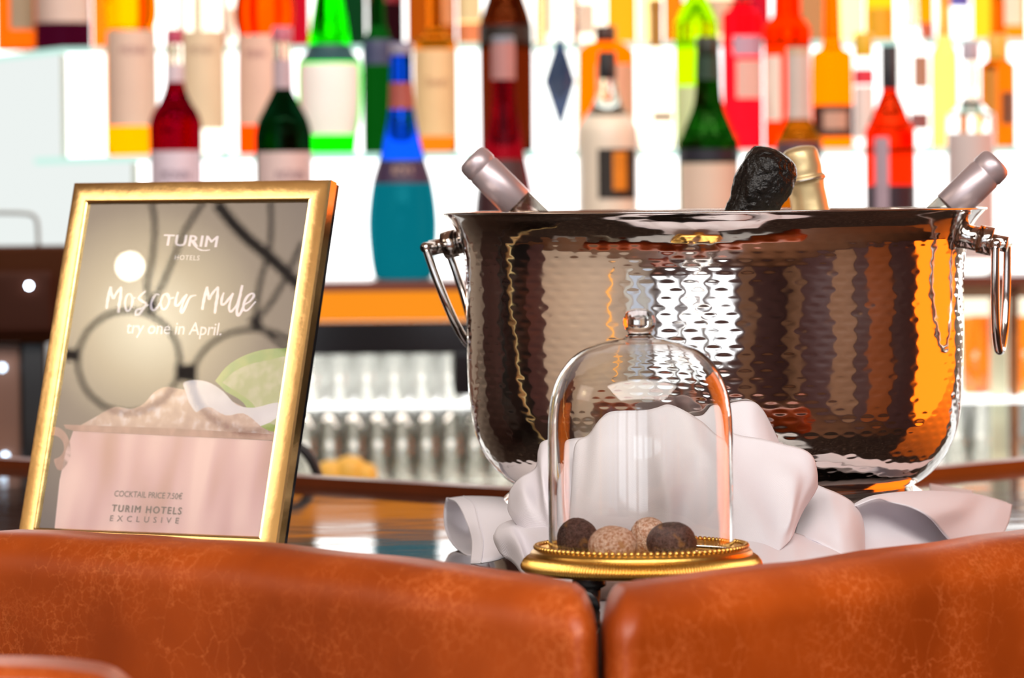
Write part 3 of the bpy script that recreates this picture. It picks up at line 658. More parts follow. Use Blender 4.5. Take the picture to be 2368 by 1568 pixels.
wire([(500, 470), (560, 540), (640, 610), (720, 690)], .0075)
v, f = tube([refl_pt(300, 300, 2.15)[0]-lamp.location, Vector((refl_pt(300, 300, 2.15)[0].x, refl_pt(300, 300, 2.15)[0].y, 3.2))-lamp.location], .006, 8); mesh('cord', v, f, M['black'], lamp)

# ------------------------------------------------------------------ back bar: lit steps, wood shelf, glass racks
ZS = (CT-CT+ZC-.1105, ZC+.058, ZC+.214)      # standing heights of the three tiers
YB = (5.58, 5.85, 6.13)
def zt(y, px, d): return P(px, y, d).z
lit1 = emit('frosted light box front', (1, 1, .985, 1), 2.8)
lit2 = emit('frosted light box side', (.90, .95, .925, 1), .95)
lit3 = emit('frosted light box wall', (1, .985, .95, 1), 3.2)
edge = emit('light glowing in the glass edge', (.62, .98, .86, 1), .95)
glass_top = pr('pale green glass', lin('d5efe6'), .1)
bb = empty('back_bar', (0, 5.9, 0), 'stepped back bar of glowing white light boxes on a red-brown wooden shelf', 'back bar')
def part(mb_, name, mat):
    o = mb_.build(name, mat, None); return loc_(o, bb)
def step(name, pts, z0, z1, cap=.009):
    """pts: plan outline starting at the left back, first edge = left return, second = front"""
    mb_ = MB(); n_ = len(pts); v_ = [(x, y, z0) for x, y in pts]+[(x, y, z1-cap) for x, y in pts]
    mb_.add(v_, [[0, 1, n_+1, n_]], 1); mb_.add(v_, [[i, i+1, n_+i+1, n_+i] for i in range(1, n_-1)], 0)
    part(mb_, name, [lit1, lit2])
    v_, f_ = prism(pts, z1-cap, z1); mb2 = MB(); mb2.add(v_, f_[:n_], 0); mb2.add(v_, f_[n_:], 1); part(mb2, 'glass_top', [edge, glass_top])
x2 = P(310, 400, 5.72).x; x3 = P(146, 200, 6.0).x
step('light_box', [(x2-.17, 6.04), (x2, 5.72), (2.2, 5.72), (2.2, 6.04)], ZS[0], ZS[1])
step('light_box', [(x3-.16, 6.36), (x3, 6.0), (2.2, 6.0), (2.2, 6.36)], ZS[0], ZS[2])
mb_ = MB(); mb_.box(-1.2, 2.2, 6.33, 6.36, ZS[0]-.1, 2.3); part(mb_, 'light_wall', lit3)
# thin grey joints between frosted panels
jm = pr('grey green joint', lin('b9cdbd'), .4)
mb_ = MB(); mb_.box(x2-.002, x2+.006, 5.716, 5.7195, ZS[0], ZS[1]-.01); part(mb_, 'joint', jm)
mb_ = MB(); mb_.box(x3-.002, x3+.006, 5.996, 5.9995, ZS[1], ZS[2]-.01); part(mb_, 'joint', jm)
zsh = ZS[0]
mb_ = MB(); mb_.box(-1.3, 2.2, 5.42, 6.4, zsh-.012, zsh); part(mb_, 'shelf', M['brownwood'])
mb_ = MB(); mb_.box(-.40, .09, 5.50, 5.52, zsh-.052, zsh-.012); part(mb_, 'lit_fascia', emit('amber strip light on wood', (1, .30, .015, 1), 1.0))
mb_ = MB(); mb_.box(-.42, .12, 5.44, 5.52, zsh-.093, zsh-.0525); mb_.box(-.075, .02, 5.40, 5.5, zsh-.145, zsh-.0935)
o = part(mb_, 'rail_hood', M['blackgloss'])
mb_ = MB(); mb_.box(.40, 1.2, 5.52, 5.54, zsh-.030, zsh-.012); part(mb_, 'fascia', pr('beige fascia', lin('c8a27c'), .4))
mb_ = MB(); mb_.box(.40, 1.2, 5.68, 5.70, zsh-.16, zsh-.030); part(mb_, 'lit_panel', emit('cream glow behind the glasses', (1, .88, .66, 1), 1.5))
zg1 = P(900, 928, 5.5).z; zg0 = P(900, 1112, 5.5).z
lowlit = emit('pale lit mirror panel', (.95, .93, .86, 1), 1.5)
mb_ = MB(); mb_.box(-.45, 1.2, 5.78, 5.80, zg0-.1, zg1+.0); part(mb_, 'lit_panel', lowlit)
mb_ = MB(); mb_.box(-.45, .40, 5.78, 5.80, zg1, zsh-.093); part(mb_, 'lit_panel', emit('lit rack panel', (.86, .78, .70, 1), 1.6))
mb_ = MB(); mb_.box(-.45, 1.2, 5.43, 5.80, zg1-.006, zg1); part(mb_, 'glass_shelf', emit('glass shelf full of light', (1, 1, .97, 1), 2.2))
mb_ = MB(); mb_.box(-1.3, 2.2, 5.36, 6.3, zg0-.02, zg0); part(mb_, 'worktop', pr('steel worktop', (.7, .68, .64, 1), .25, .6))
mb_ = MB(); mb_.box(-1.3, 2.2, 5.40, 6.3, 0, zg0-.02); part(mb_, 'cabinet', M['darkwood'])
px_ = lambda x: P(x, 900, 5.48).x
mb_ = MB(); mb_.box(px_(2292), px_(2328), 5.47, 5.5, zg0, zsh-.030); part(mb_, 'post', pr('pale green post', lin('cdd0b4'), .3))
mb_ = MB(); mb_.box(px_(2336), px_(2352), 5.46, 5.5, zg0, zsh-.012); part(mb_, 'post', pr('brown post', lin('8a5a34'), .3))
mb_ = MB()
for k, x in enumerate((760, 812, 868, 905, 960, 1003, 1046)): mb_.box(px_(x), px_(x+14+4*(k % 3)), 5.765, 5.775, zg0, zg1-.006)
part(mb_, 'panel_rib', pr('grey green rib', lin('a9ad9c'), .4))

# drinking glasses
gl_clear = thin('drinking glass', (.93, .93, .90, 1), .06, .85, .05, .35)
def tumbler(r, h, name='drinking_glass'):
    pr1 = [(.0002, .0), (r*.80, 0), (r*.84, .002), (r, h), (r-.0012, h+.0004), (r*.84-.0012, .009), (.0002, .009)]
    v_, f_ = lathe(pr1, 28, False); return mesh(name, v_, f_, gl_clear)
g_up = tumbler(.0176, .062); g_lo = tumbler(.0225, .092); seen = [0, 0]
def put(g, i, loc, label, grp):
    o_ = g if seen[i] == 0 else g.copy()
    if seen[i]: C.objects.link(o_)
    seen[i] += 1; o_.location = loc; tag(o_, label, 'glass', grp); return o_
ORD = ('first', 'second', 'third', 'fourth', 'fifth', 'sixth', 'seventh', 'eighth', 'ninth')
for k in range(6):
    for rw in range(3):
        put(g_up, 0, (P(720+64*k+8*rw, 900, 5.47+.07*rw).x, 5.47+.075*rw, zg1+.0002),
            'small clear glass on the upper shelf, %s column from the card, %s row' % (ORD[k], ('front', 'second', 'third')[rw]), 'small glasses on the upper shelf')
for k in range(9):
    for rw in range(2):
        put(g_lo, 1, (P(706+56*k+20*rw, 900, 5.47+.1*rw).x, 5.45+.1*rw, zg0+.0002), 'tall clear glass on the steel worktop, %s column from the framed card, %s row' % (ORD[k], ('front', 'back')[rw]), 'tall glasses on the worktop')
for k in range(4):
    put(g_lo, 1, (P(2222+58*k+(20 if k > 1 else 0), 900, 5.5).x, 5.56, zg0+.0002), ('tall clear glass on the worktop touching the bucket outline', 'tall clear glass on the worktop left of the pale post', 'tall clear glass on the worktop beyond the brown post', 'tall clear glass at the far right end of the worktop')[k], 'glasses right of the bucket')
ambg = thin('amber tinted glass', (.95, .52, .13, 1), .04, .6, .05, .35)
for k, x in enumerate((2252, 2284, 2362)):
    o_ = tumbler(.020, .10, 'amber_glass'); o_.data.materials.clear(); o_.data.materials.append(ambg); o_.location = (P(x, 800, 5.57).x, 5.55+.045*(k == 1), zg1+.0002)
    tag(o_, ('amber glass on the upper shelf just right of the bucket handle', 'amber glass on the upper shelf against the pale post', 'amber glass on the upper shelf beyond the two posts')[k], 'glass')
# yellow citrus and a black hose near the worktop front
cit = pr('yellow peel', lin('f0bb50'), .45, var=(40, .2))
for k, (x, y, r_) in enumerate(((810, 1072, .018), (765, 1088, .017), (846, 1095, .015))):
    p = P(x, y, 5.40); v_, f_ = lathe([(r_*math.sin(a)*(1+.05*math.sin(3*a)), r_*1.0+r_*1.0*math.cos(a)*-1) for a in np.linspace(.03, math.pi-.03, 14)], 24)
    v_ = [(x_*(1.25-.1*k), y_, z_*(1 if k else 1.1)) for x_, y_, z_ in v_]
    o_ = mesh('citrus_fruit', v_, f_, cit, loc=(p.x, 5.395, zg0+.0002)); tag(o_, ('blurred yellow citrus fruit, highest of those behind the rail', 'blurred yellow citrus fruit nearest the framed card', 'blurred yellow citrus fruit nearest the tall glasses')[k], 'fruit', 'citrus fruit on the worktop')
d_ = 4.15; pts = [P(x, y, d_) for x, y in ((640, 1050), (662, 1030), (690, 1032), (712, 1052), (730, 1085), (738, 1120), (740, 1200), (740, 1400))]
v_, f_ = tube(catmull(pts, 6), .0049, 14); tag(mesh('beer_hose', v_, f_, M['black']), 'black curved hose arching up behind the framed card', 'hose')
# coffee machine / till behind the card, far left
mc = empty('bar_machine', (P(20, 700, 5.2).x, 5.2, zg0), 'dark brown bar machine with a white lamp at the far left', 'machine')
def mpart(name, x0, x1, y0, y1, d0, d1, r_, mat, k=4):
    a = P(x0, y1, d0); b = P(x1, y0, d0); hx, hz = (b.x-a.x)/2, (b.z-a.z)/2; V, F = rbox(hx, (d1-d0)/2, hz, r_, k, (3, 1, 3))
    return mesh(name, [Vector((p.x+(a.x+b.x)/2, p.y+(d0+d1)/2, p.z+(a.z+b.z)/2))-mc.location for p in V], F, mat, mc)
mbr = pr('machine brown', lin('3c1c06'), .7, var=(8, .2), Specular_IOR_Level=.12); 
mpart('housing', -420, 152, 570, 797, 5.2, 5.38, .006, mbr)
mpart('lamp_panel', -420, 128, 622, 785, 5.19, 5.215, .012, pr('panel brown', lin('35170a'), .6, Specular_IOR_Level=.15))
mpart('column', 50, 106, 790, 1110, 5.24, 5.36, .004, M['black'])
mpart('side_plate', -420, 48, 797, 1110, 5.25, 5.36, .004, pr('machine metal', lin('8a6656'), .4, .5))
p = P(67, 661, 5.18); v_, f_ = lathe([(.0034*math.sin(a), .0034*math.cos(a)) for a in np.linspace(.02, math.pi-.02, 10)], 20); mesh('indicator_or_glint', [Vector(q)+p-mc.location for q in v_], f_, emit('indicator', (.78, .86, 1, 1), 24), mc)
v_, f_ = tube(catmull([P(x, y, 5.26)-mc.location for x, y in ((-200, 492), (0, 492), (60, 494), (78, 500), (86, 516), (89, 572))], 5), .0026, 10); mesh('wire_rail', v_, f_, pr('grey wire', lin('8d9494'), .5), mc)
for (x, y) in ((5, 850), (12, 1055)):  # glowing dots added as blue-white highlights on the metal plate
    p = P(x, y, 5.24); v_, f_ = lathe([(.0045*math.sin(a), .0045*math.cos(a)) for a in np.linspace(.02, math.pi-.02, 8)], 14); mesh('indicator_or_glint', [Vector(q)+p-mc.location for q in v_], f_, emit('cool highlight glow', (.6, .8, 1, 1), 6), mc)

# ---- bottles on the tiers
GM = {}
def gmat(c):
    if c not in GM: GM[c] = glass('bottle glass '+c, tuple(max(0, q)**.55 for q in lin(c)[:3])+(1,), 1.36, .02)
    return GM[c]
LM = {}
def lmat(c, e=None):
    if c not in LM: LM[c] = pr('label '+c, lin(c), .55, var=(30, .06))
    return LM[c]
def shell(r, z0, z1, a0, a1, mat, parent, name='label', n=20, rz=None):
    v_ = []; f_ = []
    for i in range(n+1):
        a = math.radians(a0+(a1-a0)*i/n)-math.pi/2
        for z, r_ in ((z0, r), (z1, r)):
            v_.append((r_*math.cos(a), r_*math.sin(a), z))
    for i in range(n): f_.append([2*i, 2*i+2, 2*i+3, 2*i+1])
    o_ = mesh(name, v_, f_, mat, parent); return o_
def wrap_text(s_, r, zc_, h, wid, mat, parent, a_off=0):
    co, fs = text_mesh(s_); x = co[:, 0]; x = (x-x.min())/(x.max()-x.min())-.5; y = co[:, 1]/co[:, 1].max()
    v_ = [(r*math.sin(wid*q/r+a_off), -r*math.cos(wid*q/r+a_off), zc_+(yy-.5)*h) for q, yy in zip(x, y)]
    return mesh('label_text', v_, fs, mat, parent, smooth=False)
def bottle(label, tier, cx, prof_, col, labels=(), caps=(), top_col=None, fill=None, dy=0, grp=None, cat='bottle', sq=0, texts=(), opaque=None, solid=None):
    d = YB[tier]+dy; s = FPX/d; zb = ZS[tier]; X = P(cx, 300, d).x
    h = lambda y: P(cx, y, d).z-zb
    root = empty('liquor_bottle', (X, d, zb+.0002), label, cat, grp or ('bottles on the lowest step', 'bottles on the middle step', 'bottles on the top step')[tier])
    prof2 = [(r/s, h(y)) for r, y in prof_]       # top -> bottom given, reverse
    prof2 = prof2[::-1]; prof2 = [(prof2[0][0]*.86, .0)]+[(prof2[0][0], .003)]+[q for q in prof2 if q[1] > .006]
    dense = [tuple(q) for q in catmull(prof2[1:], 5)]; dense = [prof2[0]]+[(max(.001, r), z) for r, z in dense]
    v_, f_ = lathe(dense, 40)
    if sq: v_ = [(x*(1+.0), y*sq, z) for x, y, z in v_]
    mats = [opaque or gmat(col)]; mi = None
    if top_col:
        mats.append(gmat(top_col)); hz = h(fill); mi = [1 if sum(v_[i][2] for i in q)/len(q) > hz else 0 for q in f_]
    mesh('glass_body', v_, f_, mats, root, midx=mi)
    rr = lambda z: float(np.interp(z, [q[1] for q in dense], [q[0] for q in dense]))
    for L_ in labels:
        y0, y1, a0, a1, c = L_[:5]; z1, z0 = h(y0), h(y1); n_ = 6; rings = []
        vv = []; ff = []; K = 18
        for j in range(n_+1):
            z = z0+(z1-z0)*j/n_; r_ = rr(z)+.0006
            for i in range(K+1):
                a = math.radians(a0+(a1-a0)*i/K)-math.pi/2; vv.append((r_*math.cos(a), r_*math.sin(a)*(sq or 1), z))
        for j in range(n_):
            for i in range(K): ff.append([j*(K+1)+i, j*(K+1)+i+1, (j+1)*(K+1)+i+1, (j+1)*(K+1)+i])
        mesh(L_[5] if len(L_) > 5 else 'label', vv, ff, lmat(c), root)
    for (y0, y1, r_, c) in caps:
        z1, z0 = h(y0), h(y1); cp = [(r_*.98/s, z0), (r_/s, z0+.001), (r_/s, z1-.002), (r_*.9/s, z1)]; cv, cf = lathe(cp, 28)
        mesh('cap', cv, cf, pr('cap '+c, lin(c), .35), root)
    for (st, y, hp, wp, c, ao) in texts: wrap_text(st, rr(h(y))+.0014, h(y), hp/s, wp/s, lmat(c), root, ao)
    return root
def std(rb, ysh, rn, ynk, ytop, ybase=640):
    return [(rn, ytop), (rn, (ytop+ynk)/2), (rn*1.03, ynk), (rn+(rb-rn)*.22, ynk+(ysh-ynk)*.35), (rn+(rb-rn)*.72, ynk+(ysh-ynk)*.7), (rb*.985, ysh), (rb, ysh+20), (rb, (ysh+ybase)/2), (rb, ybase)]
YE = (644, 352, 106)
# lowest step
bottle('deep red syrup bottle with a red cap rising behind the framed card', 0, 406, [(17, 70), (17, 95), (20, 105), (20, 140), (21, 190), (27, 215), (38, 240), (52, 262), (60, 290), (60, 340), (60, 640)], '6a000c',
    [(350, 560, -75, 75, 'd9cfe0'), (150, 190, -90, 90, 'cfc3d0', 'neck_label')], [(68, 102, 20, 'b04060')], 'f2efe2', 146, texts=(('MONIN', 405, 22, 70, '6f5a70', 0.05),))
bottle('dark green syrup bottle with a pink cap rising behind the right part of the card', 0, 655, [(17, 70), (17, 95), (20, 105), (21, 150), (22, 205), (30, 225), (44, 252), (58, 280), (65, 310), (66, 345), (66, 640)], '052410',
    [(352, 560, -60, 80, 'd8c4c4'), (138, 205, -90, 90, 'b9a8b4', 'neck_label')], [(62, 98, 24, 'b86a80')], 'eef0e0', 140, texts=(('MONIN', 405, 22, 70, '7a6070', 0.3),))
bottle('tall curvy blue bottle standing right of the framed card', 0, 929, [(26, 98), (26, 180), (28, 240), (33, 280), (43, 330), (55, 375), (70, 425), (79, 490), (80, 540), (75, 600), (68, 640)], '04505a',
    [(372, 424, -80, 80, '3a2a4a'), (192, 252, -100, 100, 'a05048', 'neck_foil')], [(98, 128, 27, '8a8aa0')], '0a48d0', 372, texts=(('BOLS', 398, 24, 50, 'c8a898', 0.05),))
bottle('dark bottle with a glowing red heart, behind the left capsule of the bucket', 0, 1165, [(27, 100), (27, 200), (30, 250), (38, 300), (50, 370), (62, 430), (70, 500), (70, 640)], '6a0610',
    [(100, 185, -100, 100, 'b08080', 'neck_foil'), (370, 560, -80, 60, '3a1c22')], [(84, 104, 26, '7a8090')])
bottle('milky white bottle with a black cap and black hexagon label', 0, 1405, [(20, 120), (20, 180), (25, 215), (38, 250), (60, 280), (70, 310), (70, 400), (70, 640)], 'e8e6e0',
    [(345, 460, -20, 62, '1c1610'), (352, 440, 8, 36, 'e08a1c', 'label_figure')], [(122, 184, 21, '14141a')], 'eceee8', 268, opaque=pr('milky glass', lin('e4dccc'), .25))
bottle('dark green wine-style bottle with pale label, left of the black foil neck', 0, 1638, [(26, 88), (27, 150), (30, 215), (36, 250), (52, 290), (66, 325), (70, 350), (70, 640)], '0c3a06',
    [(378, 560, -70, 70, 'd8c4b4'), (345, 376, -80, 80, '15182a', 'upper_label'), (130, 185, -90, 90, '1b3a2a', 'neck_foil')], [(86, 128, 27, '20281c')])
bottle('small amber bottle with a silver neck, behind the black foil neck', 0, 1847, [(26, 108), (26, 200), (27, 270), (36, 292), (50, 322), (54, 350), (54, 640)], '8a4806',
    [(128, 275, -80, 100, 'c9bdb8', 'neck_foil'), (330, 420, -70, 70, '5a4450')], [(108, 130, 27, 'c0a890')])
bottle('orange-red bottle with tall black cap', 0, 2058, [(19, 110), (19, 205), (24, 225), (34, 250), (46, 280), (55, 300), (58, 330), (58, 640)], 'd42404',
    [(428, 600, -80, 80, '2a1c2c'), (318, 600, -42, -8, 'a898a8', 'side_label')], [(106, 206, 20, '1c1e28')])
bottle('clear bottle with a grey label at the right edge, above the right capsule', 0, 2245, [(19, 98), (19, 180), (20, 230), (34, 248), (50, 268), (56, 295), (56, 640)], 'f2f4f0',
    [(308, 600, -75, 60, 'c8bfc0')], [(95, 140, 21, 'b0a8b8')])
# middle step
bottle('bright yellow syrup bottle with a cream label', 1, 305, [(22, -180), (22, -90), (34, -55), (54, -30), (62, -5), (62, 40), (56, 62), (59, 85), (60, 200), (60, 352)], 'ff8c00',
    [(72, 292, -62, 82, 'dcc3b4')], [(-190, -160, 24, 'c03040')], texts=(('MONIN', 118, 18, 62, '9a6a70', 0.2),))
bottle('clear syrup bottle with a cream label between the red and dark green ones', 1, 472, [(22, -180), (22, -90), (34, -55), (50, -30), (56, 0), (57, 60), (57, 352)], 'f6f3e4',
    [(74, 300, -60, 60, 'dfccae')], [(-190, -160, 24, 'c03040')], texts=(('MONIN', 118, 18, 56, 'a08070', 0),))
bottle('orange syrup bottle with a pinkish label', 1, 614, [(22, -180), (22, -100), (34, -60), (60, -20), (68, 20), (66, 60), (62, 85), (64, 200), (64, 352)], 'f84400',
    [(82, 290, -75, 30, 'e6c0b0')], [(-190, -160, 24, 'c03040')], texts=(('MONIN', 126, 18, 50, 'a06a70', -.3),))
bottle('bright green squat-shouldered bottle with a large glowing white label', 1, 764, [(26, -150), (27, -60), (34, 0), (42, 50), (48, 96), (50, 112), (60, 128), (73, 146), (75, 200), (72, 270), (62, 315), (58, 352)], '0ce000',
    [(104, 144, -75, 75, '20505a', 'neck_label'), (148, 312, -66, 66, 'ffffff')], [(-190, -150, 28, '2a2a2a')])
bottle('narrow dark green bottle beside the bright green one', 1, 876, [(16, -150), (17, 20), (20, 60), (34, 100), (36, 130), (36, 352)], '053a0a',
    [(92, 150, -80, 80, '3c4468')], [(-180, -150, 18, '303030')])
bottle('squarish whisky bottle with a wide cream label, behind the blue bottle', 1, 1008, [(18, -120), (18, 40), (22, 75), (44, 98), (50, 112), (50, 352)], 'b86410',
    [(116, 316, -70, 70, 'e6c596')], [(-160, -110, 22, '402010')], texts=(('Dewar\'s', 190, 22, 56, 'a87858', .1),))
bottle('tall brown bottle with a black band, behind the red-hearted bottle', 1, 1172, [(26, -160), (28, -60), (40, -10), (56, 40), (61, 90), (61, 352)], '4a1604',
    [(60, 100, -85, 85, '1a1210')], [(-190, -150, 28, '6a2a1a')], dy=.0)
dm = bottle('frosted clear bottle with a blue diamond label', 1, 1290, [(22, -180), (24, -90), (46, -30), (51, 10), (52, 100), (50, 200), (44, 330), (42, 352)], 'f8faf6', [], [(-200, -170, 24, 'c8c8c8')])
d_ = YB[1]; s_ = FPX/d_
hh = lambda y: P(1290, y, d_).z-ZS[1]
v_ = []; K = 12
for j in range(K+1):
    z = hh(74)+(hh(304)-hh(74))*j/K; half = 38*(1-abs(2*j/K-1)) if True else 0
    rr_ = 52/s_+.001
    for sx_i in (-1, 1):
        a = math.asin(max(-.98, min(.98, (6+sx_i*half*(.95 if sx_i < 0 else .9))/52)))
        v_.append((rr_*math.sin(a), -rr_*math.cos(a), z))
mesh('diamond_label', v_, [[2*i, 2*i+1, 2*i+3, 2*i+2] for i in range(K)], lmat('2e4a78'), dm)
bottle('rounded amber liqueur bottle with a dark cap, behind the milky white one', 1, 1402, [(22, 62), (22, 92), (40, 100), (60, 116), (66, 140), (66, 352)], 'e86400',
    [(150, 300, -20, 75, 'd8a890')], [(60, 98, 24, '3a1c12')])
bottle('clear bottle edged in gold with a short brown label', 1, 1518, [(14, 20), (14, 110), (20, 140), (36, 158), (41, 190), (41, 352)], 'fdf4d8',
    [(262, 280, -15, 60, '7a4a20'), (20, 110, -90, 90, 'b08038', 'neck_foil')], [(0, 24, 16, 'a87828')])
bottle('lime yellow bottle with round shoulders, behind the dark green wine-style one', 1, 1612, [(20, -160), (22, -20), (32, 10), (46, 45), (50, 90), (50, 352)], '9ccc00',
    [(200, 340, -70, 70, 'c8d8a8')], [(-190, -160, 22, '303010')])
bottle('crimson flat-topped bottle with two pale labels', 1, 1718, [(18, 0), (30, 22), (44, 34), (46, 60), (46, 352)], 'f01020',
    [(84, 130, -30, 70, 'b898b0'), (140, 228, -20, 70, 'dab0a8')], [(-30, 6, 20, 'c02020')], sq=.8)
bottle('bright orange-red bottle with a rounded shoulder', 1, 1822, [(30, -150), (32, 20), (36, 40), (50, 62), (54, 90), (54, 352)], 'f02c00',
    [(130, 280, -80, -20, 'f0e0d8')], [(-180, -150, 32, '802010')])
bottle('vivid orange bottle with a black and cream label', 1, 1925, [(18, -60), (20, 60), (24, 108), (42, 122), (47, 140), (48, 240), (48, 352)], 'f07000',
    [(244, 318, -70, 75, '3c2020'), (258, 300, -30, 40, 'c8a090', 'inner_label')], [(-80, -50, 20, 'e8e0c8')])
bottle('slim clear bottle with a yellow cap and red band', 1, 1998, [(14, 80), (18, 130), (23, 150), (24, 352)], 'f4eee8',
    [(160, 196, -80, 80, 'd83048', 'red_band'), (200, 320, -70, 70, 'e0d4d4')], [(76, 132, 22, 'd8b020')])
bottle('clear bottle with a brown printed label near the orange-red one', 1, 2108, [(16, -60), (18, 40), (24, 80), (38, 110), (42, 150), (42, 352)], 'fbfbf6',
    [(130, 205, 0, 60, 'a88878'), (262, 300, -10, 60, '8a5a60')], [(-80, -50, 18, 'c8a860')])
bottle('slim pale amber bottle', 1, 2185, [(14, -60), (16, 80), (28, 120), (31, 150), (31, 352)], 'e0b060', [], [(-80, -50, 16, 'c8a860')])
bottle('square amber whisky bottle with a small dark label', 1, 2308, [(16, -20), (18, 110), (24, 138), (38, 150), (40, 170), (40, 352)], 'c06008',
    [(214, 288, 5, 60, '6a4430'), (150, 320, -60, -10, 'c8842c')], [(80, 142, 24, 'e0b040')])
# top step: only the lower parts are in the picture
TOP = [(40, 46, 'b85008', 'orange-brown bottle with a greyish label, farthest to the left', [(-60, 70, -10, 70, 'a09078')]),
 (150, 64, '2c0414', 'dark plum bottle with a cream label above the light box corner', [(-80, 54, -75, 75, 'd8c4bc')]),
 (234, 17, 'd86410', 'slim orange bottle behind the yellow syrup bottle', []),
 (428, 44, 'f4eee0', 'clear bottle above the deep red syrup bottle', []),
 (514, 38, 'e8e6dc', 'clear bottle above the gap between cream and orange syrups', [(20, 90, -60, 60, 'e8dcc8')]),
 (688, 30, '8a0c1c', 'dark red bottle behind the green cone-necked one', []),
 (822, 26, '0a2a14', 'black-green bottle behind the bright green one', []),
 (894, 42, '1c080c', 'dark brown bottle above the blue bottle, with a red foot band', [(-40, 8, -80, 80, '8a2030')]),
 (1000, 56, '7a3808', 'amber-brown bottle with a peach label above the whisky bottle', [(-60, 60, 5, 70, 'd8956a')]),
 (1088, 28, 'e8c888', 'cream labelled bottle with an orange lower band', [(-60, 50, -80, 80, 'ecd9a8'), (54, 100, -80, 80, 'e88858', 'orange_band')]),
 (1262, 52, 'f8f8f4', 'faceted clear bottle above the blue diamond', []),
 (1362, 40, 'f4e8d4', 'pale bottle above the amber liqueur bottle', [(10, 80, -70, 20, 'e8d0c0')]),
 (1440, 34, 'd08018', 'golden bottle right above the amber liqueur bottle shoulder', []),
 (1506, 28, 'f0d090', 'pale gold bottle above the gold-edged clear one', []),
 (1560, 22, 'b06010', 'slim brown bottle left of the lime yellow one', []),
 (1668, 34, 'e8c8a8', 'cream bottle between the lime yellow and crimson ones', [(0, 80, -60, 60, 'dcc0a8')]),
 (1752, 30, '901020', 'dark red bottle between the crimson and orange-red ones', []),
 (1880, 28, '8a6040', 'brown bottle above the vivid orange one', []),
 (1965, 34, 'f4d890', 'pale straw bottle above the slim yellow-capped one', []),
 (2036, 34, 'e09818', 'golden yellow bottle above the tall black cap', [(20, 90, -60, 60, 'e0a820')]),
 (2126, 34, 'd87808', 'orange-gold bottle left of the clear domed one', [(54, 92, -80, 80, 'c86a50')]),
 (2204, 42, 'eef0f4', 'clear bottle with a blue-violet label near the right edge', [(-40, 18, -40, 60, '5a60c8')]),
 (2278, 28, 'e09a20', 'yellow bottle, second from the right edge', []),
 (2342, 32, 'c86c0c', 'amber bottle at the right edge', [(-20, 60, -70, 40, 'f0e4d0')])]
for cx, rb, col, lab, lbs in TOP:
    bottle(lab, 2, cx, [(rb*.36, -260), (rb*.38, -170), (rb*.6, -140), (rb*.95, -110), (rb, -80), (rb, 0), (rb, 106)], col, lbs, [(-290, -255, rb*.4, '5a4030')])

# ------------------------------------------------------------------ napkin
linen = pr('white linen', lin('e3e0e7'), .75, Sheen_Weight=.15)
t = linen.node_tree; N = t.nodes.new; L = t.links.new; b_ = [n_ for n_ in t.nodes if n_.type == 'BSDF_PRINCIPLED'][0]; tc = N('ShaderNodeTexCoord')
wv = N('ShaderNodeTexWave'); wv.inputs['Scale'].default_value = 420; wv.bands_direction = 'DIAGONAL'; L(tc.outputs['Object'], wv.inputs['Vector']); bp = N('ShaderNodeBump'); bp.inputs['Strength'].default_value = .22; bp.inputs['Distance'].default_value = .0004
L(wv.outputs['Fac'], bp.inputs['Height']); L(bp.outputs[0], b_.inputs['Normal'])
nap = empty('napkin', (BX-.02, 3.03, CT), 'white linen napkin crumpled in folds against the bucket behind the glass dome', 'napkin')
def resample(col, K):
    q = [np.array(P(x, y, d)) for x, y, d in col]; q = catmull(q, 10); q = np.array(q); l_ = np.concatenate([[0], np.cumsum(np.linalg.norm(np.diff(q, axis=0), axis=1))])
    return np.stack([np.interp(np.linspace(0, l_[-1], K), l_, q[:, i]) for i in range(3)], 1)
def sheet(cols, K=26, nseg=9, amp=.0018, seed=0, folds=(), thick=.0011, minz=CT+.0008):
    R_ = [resample(c_, K) for c_ in cols]; grid = []
    for k in range(K): grid.append(catmull([r_[k] for r_ in R_], nseg))
    G = np.array(grid); kk_, nn_ = G.shape[:2]
    for i in range(kk_):
        for j in range(nn_):
            u = j/(nn_-1); v_ = i/(kk_-1); p = G[i, j]
            d = amp*noise.noise(Vector((p[0]*22+seed, p[2]*16, 1.7)))+amp*.5*noise.noise(Vector((p[0]*60+seed, p[2]*30, 4.7)))
            for (u0, slope, wd, am, v0, v1) in folds:
                c_ = u0+slope*(v_-.5); e_ = math.exp(-((u-c_)/wd)**2); d -= am*e_*min(1, max(0, (v_-v0)/.15))*min(1, max(0, (v1-v_)/.15)) if v0 > 0 else am*e_*min(1, max(0, (v1-v_)/.3))
            G[i, j, 1] += d; G[i, j, 2] = max(G[i, j, 2], minz+.0002*noise.noise(Vector((p[0]*40, p[1]*40, 0))))
    V_ = [Vector(G[i, j])-nap.location for i in range(kk_) for j in range(nn_)]
    F_ = [[i*nn_+j, i*nn_+j+1, (i+1)*nn_+j+1, (i+1)*nn_+j] for i in range(kk_-1) for j in range(nn_-1)]
    o_ = mesh('cloth_fold', V_, F_, linen, nap); sm = o_.modifiers.new('thick', 'SOLIDIFY'); sm.thickness = thick; sm.offset = 1
    return o_
